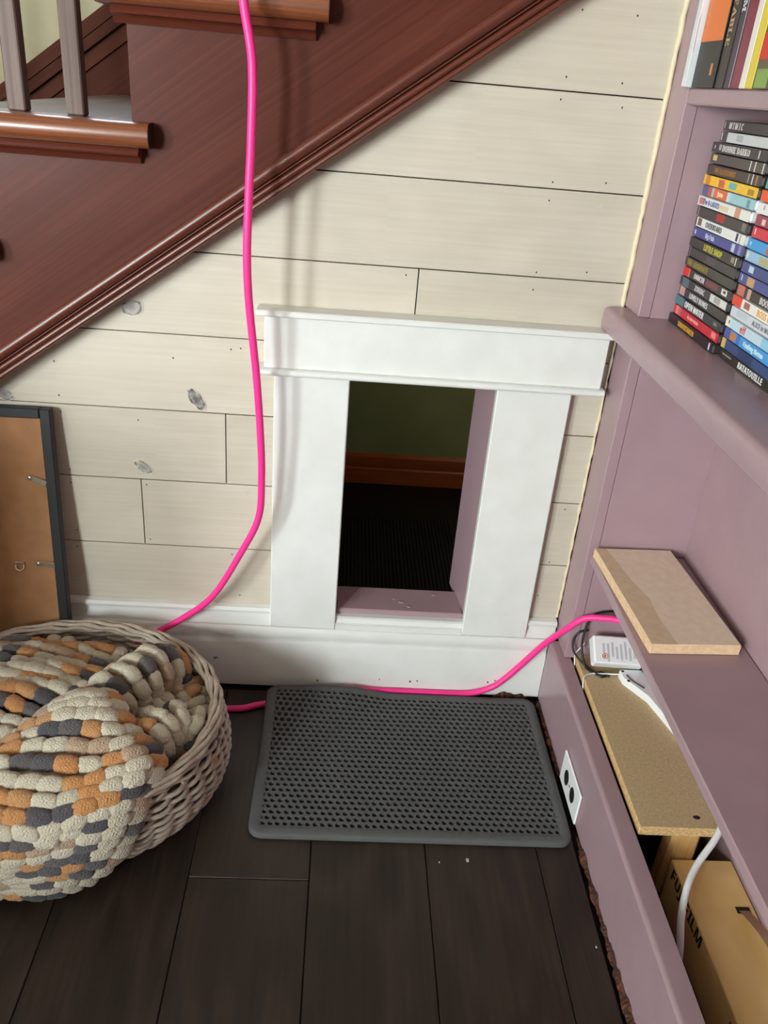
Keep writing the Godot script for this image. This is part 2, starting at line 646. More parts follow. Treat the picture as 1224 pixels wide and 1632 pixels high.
# a ragged torn strip standing on a line, its upper outline uneven
func ragged(b: MB, o: Vector3, dir: Vector3, out: Vector3, length: float, h: float, seed_: int) -> void:
	var f := FastNoiseLite.new()
	f.seed = seed_
	f.frequency = 1.0
	var n := int(length / 0.006)
	var low := []
	var mid := []
	var top := []
	for i in n + 1:
		var t := length * i / n
		var k := clampf(0.45 + 0.9 * f.get_noise_1d(t * 22.0) + 0.4 * f.get_noise_1d(t * 90.0), 0.02, 1.0)
		k *= smoothstep(0.0, 0.02, t) * smoothstep(0.0, 0.02, length - t)
		var base := o + dir * t
		low.append(base + out * (0.004 + 0.006 * k + 0.002 * f.get_noise_1d(t * 140.0)))
		mid.append(base + out * (0.003 + 0.003 * k) + Vector3.UP * h * k * 0.55)
		top.append(base + Vector3.UP * h * k + out * 0.0003)
	b.grid([top, mid, low])

func build_wall_back() -> void:
	var wl := setting("wall_back")
	var under := V2([[-1.55, -0.01], [0.66, -0.01], [0.66, soffit(0.66) + 0.03], [-1.55, soffit(-1.55) + 0.03]])
	var y0 := 0.1729
	var joints := {0: [-1.0], 1: [-0.3778], 2: [-0.2197], 3: [-0.9], 4: [0.1038], 5: [-0.5], 6: [], 7: [], 8: []}
	for i in range(-1, 9):
		var a := maxf(y0 + 0.14 * i, 0.0)
		var b := y0 + 0.14 * (i + 1)
		var cuts := [-1.55]
		for j in joints.get(i, []):
			cuts.append(j)
		if i < 4:
			cuts.append(-0.02)
			cuts.append(0.28)
		cuts.append(0.4585)
		cuts.sort()
		for k in cuts.size() - 1:
			if i < 4 and absf(cuts[k] + 0.02) < 0.001:
				continue
			var rect := V2([[cuts[k] + 0.0011, a + 0.0011], [cuts[k + 1] - 0.0011, a + 0.0011], [cuts[k + 1] - 0.0011, b - 0.0011], [cuts[k] + 0.0011, b - 0.0011]])
			for q in Geometry2D.intersect_polygons(rect, under):
				var m := mb()
				m.prism(q, Vector3(0, 0, -0.012 + rng.randf_range(-0.0006, 0.0)), Vector3.RIGHT, Vector3.UP, 0.012)
				part(wl, "plank", m, M.plank[rng.randi() % 3])
	var core := mb()
	for r in [[-1.55, -0.012, 0.0, 2.0], [0.27, 0.68, 0.0, 2.0], [-0.012, 0.27, 0.695, 2.0], [-0.012, 0.27, 0.0, 0.174]]:
		for q in Geometry2D.intersect_polygons(V2([[r[0], r[2]], [r[1], r[2]], [r[1], r[3]], [r[0], r[3]]]), under):
			core.prism(q, Vector3(0, 0, -0.1), Vector3.RIGHT, Vector3.UP, 0.0875)
	part(wl, "wall_core", core, M.core)
	# caulk bead in the corner beside the bookcase
	var f := FastNoiseLite.new()
	f.seed = 5
	f.frequency = 1.0
	var pts := []
	var rad := []
	for i in 121:
		var y := lerpf(0.19, 1.62, i / 120.0)
		pts.append(Vector3(0.4585 + 0.0015 * f.get_noise_1d(y * 40.0), y, 0.001))
		rad.append(0.0026 + 0.0022 * f.get_noise_1d(y * 55.0 + 9.0) + (0.0015 if y > 0.84 else 0.0))
	var cb := mb()
	cb.tube(pts, rad, 8)
	part(wl, "caulk_bead", cb, M.caulk, "uneven cream caulk bead in the corner")
	# nail holes and knots
	var nails := mb()
	nails.col = srgb(60, 52, 44).srgb_to_linear()
	for p in [[0.307, 1.26], [0.39, 1.259], [0.299, 1.172], [0.386, 1.17], [0.296, 1.141], [0.393, 1.137], [0.304, 1.023], [0.39, 1.028], [0.303, 0.995], [0.301, 0.881], [0.386, 0.887], [0.3, 0.852], [0.083, 0.861], [-0.514, 0.671], [-0.309, 0.691], [-0.512, 0.609], [-0.512, 0.578], [-0.376, 0.571], [-0.209, 0.713], [-0.192, 0.716], [-0.507, 0.465], [-0.507, 0.438], [-0.506, 0.337], [-0.509, 0.3], [-0.368, 0.442], [-0.367, 0.324], [-0.195, 0.205], [0.41, 0.24], [0.42, 0.32], [0.43, 0.44], [-0.21, 0.3]]:
		disc(nails, Vector3(p[0], p[1], 0.0003), 0.0013, 0.0016, 0.0)
	var no := part(wl, "nail_holes", nails, M.mark)
	no.set_meta("kind", "stuff")
	knot(wl, -0.3746, 0.7741, 0.020, 0.015, 0.15, 0.95, 1)
	knot(wl, -0.2709, 0.6167, 0.012, 0.024, 0.6, 1.9, 2)
	knot(wl, -0.3725, 0.4783, 0.021, 0.010, -0.65, 1.15, 3)
	knot(wl, -0.606, 0.6043, 0.016, 0.010, -0.5, 1.3, 4)
	knot(wl, 0.3858, 0.9941, 0.006, 0.004, 0.0, 0.3, 5)
	knot(wl, -0.1795, 0.4373, 0.005, 0.004, 0.0, 0.4, 6)
	# baseboard with its cap
	var bb := setting("baseboard_back")
	var b1 := mb()
	b1.prism(V2([[0.0005, 0.0015], [0.030, 0.0015], [0.030, 0.104], [0.0285, 0.108], [0.0285, 0.111], [0.026, 0.115], [0.026, 0.121], [0.0275, 0.126], [0.0275, 0.135], [0.025, 0.1435], [0.022, 0.146], [0.0005, 0.146]]), Vector3(-1.5, 0, 0), Vector3.BACK, Vector3.UP, -1.943)
	part(bb, "board", b1, M.white)
	for r in [[-1.3, -0.1325], [0.3955, 0.458]]:
		var cp := mb()
		cp.prism(V2([[0.0005, 0.1465], [0.018, 0.1465], [0.016, 0.152], [0.0115, 0.160], [0.010, 0.170], [0.015, 0.174], [0.016, 0.179], [0.012, 0.184], [0.0005, 0.186]]), Vector3(r[0], 0, 0), Vector3.BACK, Vector3.UP, -(r[1] - r[0]))
		part(bb, "cap_moulding", cp, M.white)
	var dn := mb()
	dn.col = srgb(70, 58, 50).srgb_to_linear()
	for p in [[-0.243, 0.068, 0.002], [-0.239, 0.069, 0.0016], [-0.03, 0.02, 0.0018], [0.165, 0.028, 0.002], [0.18, 0.03, 0.0016], [0.33, 0.035, 0.0018], [0.345, 0.04, 0.0014], [0.1, 0.03, 0.0012]]:
		disc(dn, Vector3(p[0], p[1], 0.0303), p[2], p[2] * 1.5, 0.3)
	var dd := part(bb, "scuffs", dn, M.mark)
	dd.set_meta("kind", "stuff")

func disc(b: MB, ce: Vector3, rx: float, ry: float, turn: float) -> void:
	var pts := []
	for i in 8:
		var a := TAU * i / 8
		pts.append(ce + Vector3(rx * cos(a), ry * sin(a), 0).rotated(Vector3.BACK, turn))
	b.poly(pts)

func knot(parent: Node3D, x: float, y: float, rx: float, ry: float, turn: float, dark: float, seed_: int) -> void:
	var b := mb()
	var f := FastNoiseLite.new()
	f.seed = seed_
	f.frequency = 1.0
	var wood := srgb(216, 209, 195)
	var rings := 9
	for j in rings + 1:
		var t := float(j) / rings
		for i in 24:
			var a := TAU * i / 24
			var k := 1.0 + 0.16 * f.get_noise_2d(cos(a) * 1.5, sin(a) * 1.5)
			var p := Vector3(rx * t * k * cos(a), ry * t * k * sin(a), 0).rotated(Vector3.BACK, turn)
			var edge := exp(-pow((t - 0.80 - 0.08 * f.get_noise_1d(a * 1.3)) / 0.10, 2.0)) * clampf(0.5 + 1.3 * f.get_noise_2d(cos(a) * 1.1 + 7.0, sin(a) * 1.1), 0.0, 1.0)
			var inner := 0.42 * clampf(1.0 - t, 0.0, 1.0) + 0.35 * maxf(0.0, f.get_noise_2d(p.x * 260.0 + 4.0, p.y * 190.0))
			var d := clampf((edge * 0.9 + inner * (1.0 if t < 0.8 else 0.0)) * dark, 0.0, 0.92) * (0.0 if j == rings else 1.0)
			b.col = wood.lerp(srgb(62, 58, 60), d).srgb_to_linear()
			b.vert(Vector3(x, y, 0.0004) + p, Vector3.BACK)
	for j in rings:
		for i in 24:
			var a := j * 24 + i
			var d := j * 24 + (i + 1) % 24
			b.tri_i(a, a + 24, d + 24)
			b.tri_i(a, d + 24, d)
	part(parent, "knot", b, M.mark, "dark knot showing through the whitewash")

func build_pet_door() -> void:
	var d := setting("door_1", Vector3(0.13, 0.146, 0.0))
	var b := mb(Vector3.UP)
	b.box(Vector3(-0.1322, 0.1462, 0.0004), Vector3(0.0, 0.6826, 0.0205), 0.002)
	part(d, "side_board", b, M.white)
	b = mb(Vector3.UP)
	b.box(Vector3(0.2612, 0.1462, 0.0004), Vector3(0.3952, 0.6826, 0.0205), 0.002)
	part(d, "side_board", b, M.white)
	b = mb()
	b.box(Vector3(-0.149, 0.695, 0.0004), Vector3(0.4400, 0.7855, 0.031), 0.0015)
	part(d, "header_board", b, M.white)
	b = mb()
	b.box(Vector3(-0.1625, 0.7857, 0.0004), Vector3(0.4490, 0.7965, 0.044), 0.002)
	part(d, "cap_moulding", b, M.white)
	b = mb()
	b.prism(V2([[0.0004, 0.6828], [0.036, 0.6828]] + arc(0.036, 0.6888, 0.006, -90, 90, 6) + [[0.0004, 0.6948]]), Vector3(-0.160, 0, 0), Vector3.BACK, Vector3.UP, -0.606)
	part(d, "bead_moulding", b, M.white)
	# mauve lining of the opening
	b = mb(Vector3.UP)
	b.prism(V2([[0.2625, 0.0], [0.2745, 0.0], [0.2600, -0.132], [0.2480, -0.132]]), Vector3(0, 0.1755, 0), Vector3.RIGHT, Vector3.FORWARD * -1.0, -0.5065)
	part(d, "jamb", b, M.mauve, "mauve right-hand lining of the opening")
	b = mb(Vector3.UP)
	b.box(Vector3(-0.0115, 0.1755, -0.13), Vector3(-0.001, 0.682, -0.0002), 0.001)
	part(d, "jamb", b, M.mauve)
	b = mb()
	b.box(Vector3(-0.0115, 0.6825, -0.13), Vector3(0.265, 0.6945, -0.0002), 0.001)
	part(d, "head_jamb", b, M.mauve)
	b = mb()
	b.box(Vector3(0.0, 0.1755, -0.082), Vector3(0.2615, 0.1870, 0.004), 0.0025)
	part(d, "sill", b, M.mauve, "mauve sill board with lumpy paint")
	var f := FastNoiseLite.new()
	f.frequency = 0.2
	for q in [[0.135, -0.03, 0.006], [0.15, -0.014, 0.0045], [0.205, -0.062, 0.004], [0.12, -0.04, 0.003]]:
		var l := mb()
		l.lump(Vector3(q[0], 0.187, q[1]), Vector3(q[2], 0, 0), Vector3(0, 0.0016, 0), Vector3(0, 0, q[2] * 0.7), f, 0.1, 10, 6)
		part(d, "paint_blister", l, M.mauve)
	b = mb()
	b.prism(V2([[0.0004, 0.1462], [0.020, 0.1462], [0.020, 0.158], [0.014, 0.1595], [0.014, 0.163], [0.012, 0.168], [0.0145, 0.1752], [0.0004, 0.1752]]), Vector3(0.0004, 0, 0), Vector3.BACK, Vector3.UP, -0.2604)
	part(d, "sill_trim", b, M.white)
	# ribbed rubber mat on the closet floor
	var t := thing("ribbed_mat", "black ribbed rubber mat on the dark floor seen through the wall opening", "mat", Vector3(0.13, 0, -0.43))
	b = mb()
	b.box(Vector3(-0.12, 0.0005, -0.752), Vector3(0.332, 0.006, -0.115), 0.001)
	part(t, "mat_base", b, M.rubber)
	b = mb()
	for i in 44:
		var x := -0.112 + 0.01015 * i
		b.prism(V2([[-0.003, 0.006], [0.003, 0.006], [0.0018, 0.0095], [-0.0018, 0.0095]]), Vector3(x, 0, -0.745), Vector3.RIGHT, Vector3.UP, 0.622)
	part(t, "ribs", b, M.rubber)

func build_stairs() -> void:
	var s := thing("staircase", "dark red stained wooden staircase rising to the right above the whitewashed wall", "staircase", Vector3(-1.2, 0, -0.4))
	var rise := 0.184
	var run := 0.258
	var k0 := -6
	var k1 := 3
	var ang := atan(SLOPE)
	var dir := Vector3(cos(ang), sin(ang), 0)
	var pts := []
	var body := []
	for k in range(k0, k1 + 1):
		var x := -0.349 + run * k
		var x2 := minf(x + run, 0.675)
		var y := 1.063 + rise * (k + 1)
		pts.append([x, y - rise - 0.036 if k > k0 else 0.0])
		pts.append([x, y - 0.036])
		body.append([x + 0.02, y - rise - 0.036 if k > k0 else 0.0])
		body.append([x + 0.02, y - 0.036])
		if k == k1:
			pts.append([x2, y - 0.036])
			body.append([x2, y - 0.036])
	pts.append([0.675, soffit(0.675)])
	pts.append([-0.0757 - 1.0142 / SLOPE, 0.0])
	body.append([0.675, soffit(0.675) + 0.035])
	body.append([-0.0757 - 1.0492 / SLOPE, 0.0])
	var b := mb(dir)
	b.prism(V2(body), Vector3(0, 0, -0.98), Vector3.RIGHT, Vector3.UP, 0.97)
	part(s, "carriage", b, M.stain[2])
	b = mb(dir)
	b.prism(V2(pts), Vector3(0, 0, 0.0006), Vector3.RIGHT, Vector3.UP, 0.0294)
	part(s, "stringer", b, M.stain[0], "wide stained board along the side of the stairs")
	# moulding along the lower edge of the stringer
	var up := Vector3(-dir.y, dir.x, 0)
	var prof := V2([[0.0, 0.031], [0.0, 0.038]] + arc(0.004, 0.038, 0.004, 180, 80, 4) + [[0.008, 0.040], [0.0095, 0.0385]] + arc(0.0145, 0.0395, 0.0050, 190, -10, 7) + [[0.0205, 0.0400], [0.0215, 0.0440], [0.0235, 0.0440], [0.0245, 0.041]] + arc(0.034, 0.0425, 0.0095, 200, -50, 11) + [[0.0385, 0.031]])
	b = mb(dir)
	var o := Vector3(-0.0757 - 1.0142 / SLOPE, 0.0, 0.0)
	# plane axes: up (perpendicular to the slope) and z; sweep along the slope
	var len2 := 2.17 / cos(ang)
	b.prism(prof, o, up, Vector3.BACK, len2 * signf(up.cross(Vector3.BACK).dot(dir)))
	part(s, "stringer_moulding", b, M.moulding, "glossy reeded moulding along the lower edge")
	for k in range(k0, k1 + 1):
		var x := -0.349 + run * k
		var x2 := minf(x + run, 0.674)
		var y := 1.063 + rise * (k + 1)
		# riser
		b = mb(Vector3.BACK)
		b.box(Vector3(x, maxf(y - rise, 0.0), -0.98), Vector3(x + 0.0195, y - 0.0362, -0.0005), 0.001)
		part(s, "riser", b, M.stain[1])
		# tread board with rounded front edge
		b = mb(Vector3.BACK)
		b.prism(V2([[x2 - 0.0005, y - 0.0358], [x2 - 0.0005, y]] + arc(x - 0.018, y - 0.0179, 0.0179, 90, 270, 10)), Vector3(0, 0, -0.98), Vector3.RIGHT, Vector3.UP, 0.979)
		var tr := part(s, "tread", b, M.tread)
		# rounded return nosing over the stringer
		var xe := minf(x2 + 0.03, 0.676)
		var nose := prism_x([[-0.0008, y - 0.0358], [0.050, y - 0.0358]] + arc(0.050, y - 0.0179, 0.0179, -90, 90, 12) + [[-0.0008, y - 0.0003]], x - 0.036, xe)
		part(s, "nosing", nose, M.nosing, "rounded glossy nosing of the step")
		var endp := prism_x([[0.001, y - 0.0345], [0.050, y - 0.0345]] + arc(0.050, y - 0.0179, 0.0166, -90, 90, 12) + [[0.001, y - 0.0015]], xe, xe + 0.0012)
		part(s, "nosing_end", endp, M.shaded_end_grain, "dark end grain of the nosing, its shade put into the colour")
		# cove moulding beneath the nosing
		var cove := prism_x([[0.0302, y - 0.058], [0.036, y - 0.058], [0.040, y - 0.052], [0.047, y - 0.0475], [0.0545, y - 0.0465], [0.0560, y - 0.0440], [0.050, y - 0.0362], [0.0302, y - 0.0362]], x - 0.016, xe - 0.018)
		part(s, "cove_moulding", cove, M.moulding)
		# balusters
		for j in 3:
			var bx := x - 0.001 + 0.086 * j
			if k < 3 and bx < 0.62:
				var bl := mb(Vector3.UP)
				bl.cbox(Vector3(bx, y + 0.44, 0.004), Vector3(0.0265, 0.8798, 0.0265), 0.002)
				part(s, "baluster", bl, M.baluster)
	# skirt board with moulding on the far wall
	var sk := mb(dir)
	var q0 := -1.75
	var q1 := 0.67
	var top := func(x: float) -> float: return 1.2487 + SLOPE * (x + 0.6525)
	sk.prism(V2([[q0, top.call(q0) - 0.3], [q1, top.call(q1) - 0.3], [q1, top.call(q1)], [q0, top.call(q0)]]), Vector3(0, 0, -0.9995), Vector3.RIGHT, Vector3.UP, 0.0185)
	part(s, "skirt_board", sk, M.skirt, "dark skirt board along the far wall")
	for e in [[0.0, 0.028, 0.026], [0.030, 0.052, 0.022], [0.062, 0.086, 0.016]]:
		var mo := mb(dir)
		var h0: float = e[0] / cos(ang)
		var h1: float = e[1] / cos(ang)
		mo.prism(V2([[q0, top.call(q0) - h1], [q1, top.call(q1) - h1], [q1, top.call(q1) - h0 + 0.001], [q0, top.call(q0) - h0 + 0.001]]), Vector3(0, 0, -0.9808), Vector3.RIGHT, Vector3.UP, e[2] - 0.008)
		part(s, "skirt_moulding", mo, M.skirt)

# profile given as [z, y], swept from x0 to x1
func prism_x(prof: Array, x0: float, x1: float) -> MB:
	var b := mb()
	var p := []
	for q in prof:
		p.append([-q[0], q[1]])
	# axes: ex = -z, ey = y  ->  ex x ey = x
	b.prism(V2(p), Vector3(x0, 0, 0), Vector3.FORWARD, Vector3.UP, x1 - x0)
	return b

func build_bookcase() -> void:
	var s := thing("built_in_bookcase", "mauve painted built-in bookcase with a deep counter at the right", "bookcase", Vector3(0.55, 0, 0.8))
	var zmax := 2.2
	# kickboard: plinth with a rounded front edge
	var b := mb(Vector3.BACK)
	b.prism(V2([[0.4435, 0.0015], [0.475, 0.0015], [0.475, 0.150]] + arc(0.4505, 0.1405, 0.0095, 90, 150, 5) + [[0.4435, 0.134]]), Vector3(0, 0, 0.031), Vector3.RIGHT, Vector3.UP, zmax - 0.031)
	part(s, "kickboard", b, M.mauve)
	# face frame
	b = mb(Vector3.UP)
	b.box(Vector3(0.462, 0.1505, 0.0005), Vector3(0.482, 0.7968, 0.0858), 0.0015)
	part(s, "stile", b, M.mauve)
	b = mb(Vector3.UP)
	b.box(Vector3(0.462, 0.8362, 0.0005), Vector3(0.482, 2.40, 0.076), 0.0015)
	part(s, "stile", b, M.mauve)
	b = mb(Vector3.UP)
	b.box(Vector3(0.4822, 0.0, 0.0005), Vector3(0.647, 0.7968, 0.0855), 0.0)
	part(s, "side_panel", b, M.mauve)
	b = mb(Vector3.UP)
	b.box(Vector3(0.4822, 0.8362, 0.0005), Vector3(0.647, 2.40, 0.0757), 0.0)
	part(s, "side_panel", b, M.mauve)
	b = mb(Vector3.UP)
	b.box(Vector3(0.6472, 0.0, 0.0005), Vector3(0.665, 2.40, zmax), 0.001)
	part(s, "back_panel", b, M.mauve)
	# counter with rounded nose and corner
	b = mb(Vector3.BACK)
	var prof := [[0.6468, 0.797]] + arc(0.4315, 0.8040, 0.007, 270, 180, 5) + arc(0.4350, 0.8255, 0.0105, 180, 90, 6) + [[0.6468, 0.836]]
	b.prism(V2(prof), Vector3(0, 0, 0.010), Vector3.RIGHT, Vector3.UP, zmax - 0.010)
	part(s, "counter", b, M.mauve, "deep mauve counter with a rounded front edge")
	b = mb(Vector3.BACK)
	b.box(Vector3(0.468, 0.3775, 0.0862), Vector3(0.6468, 0.3945, 1.4), 0.002)
	part(s, "shelf", b, M.mauve)
	b = mb(Vector3.BACK)
	b.box(Vector3(0.464, 1.1490, 0.0762), Vector3(0.6468, 1.1705, zmax), 0.002)
	part(s, "shelf", b, M.mauve)
	# outlet on the kickboard
	var o := thing("outlet_cover", "white outlet cover with two black sockets on the mauve kickboard", "outlet", Vector3(0.443, 0.0, 0.32))
	b = mb()
	b.box(Vector3(0.4385, 0.0045, 0.262), Vector3(0.4432, 0.0735, 0.378), 0.002)
	part(o, "plate", b, M.plastic_white)
	for z in [0.299, 0.341]:
		b = mb()
		var pl := []
		for i in 20:
			var a := TAU * i / 20
			pl.append([0.0118 * cos(a), 0.0155 * sin(a)])
		b.prism(V2(pl), Vector3(0.4386, 0.039, z), Vector3.BACK, Vector3.UP, 0.0012)
		var so := part(o, "socket", b, M.black)
		for dz in [-0.006, 0.006]:
			var sl := mb()
			sl.box(Vector3(0.4370, 0.037, z + dz - 0.001), Vector3(0.4374, 0.046, z + dz + 0.001), 0.0)
			part(so, "slot", sl, M.ink)
	b = mb()
	b.lump(Vector3(0.4385, 0.039, 0.32), Vector3(0, 0, 0.003), Vector3(0.0008, 0, 0), Vector3(0, 0.003, 0), FastNoiseLite.new(), 0.0, 10, 6)
	part(o, "screw", b, M.metal)

# ---------------------------------------------------------------- films and books
func print_tex(base: Color, blocks: Array, w := 190, h := 14) -> ImageTexture:
	var im := Image.create(w, h, false, Image.FORMAT_RGB8)
	im.fill(base)
	for q in blocks:
		var v0: float = q[3] if q.size() > 3 else 0.0
		var v1: float = q[4] if q.size() > 4 else 1.0
		im.fill_rect(Rect2i(int(q[0] * w), int(v0 * h), maxi(1, int((q[1] - q[0]) * w)), maxi(1, int((v1 - v0) * h))), q[2])
	return ImageTexture.create_from_image(im)

func text(parent: Node3D, called: String, words: String, h: float, m: Material, at: Vector3, bs: Basis, serif := false, stretch := 1.0) -> MeshInstance3D:
	var t := TextMesh.new()
	t.text = words
	var f := SystemFont.new()
	f.font_names = PackedStringArray(["Droid Serif" if serif else "Droid Sans"])
	f.font_weight = 700
	t.font = f
	t.font_size = 48
	t.pixel_size = h / 48.0
	t.depth = 0.0003
	t.curve_step = 4.0
	var o := MeshInstance3D.new()
	o.name = called
	o.mesh = t
	o.material_override = m
	o.position = at
	o.basis = bs * Basis.from_scale(Vector3(stretch, 1, 1))
	parent.add_child(o, true)
	return o

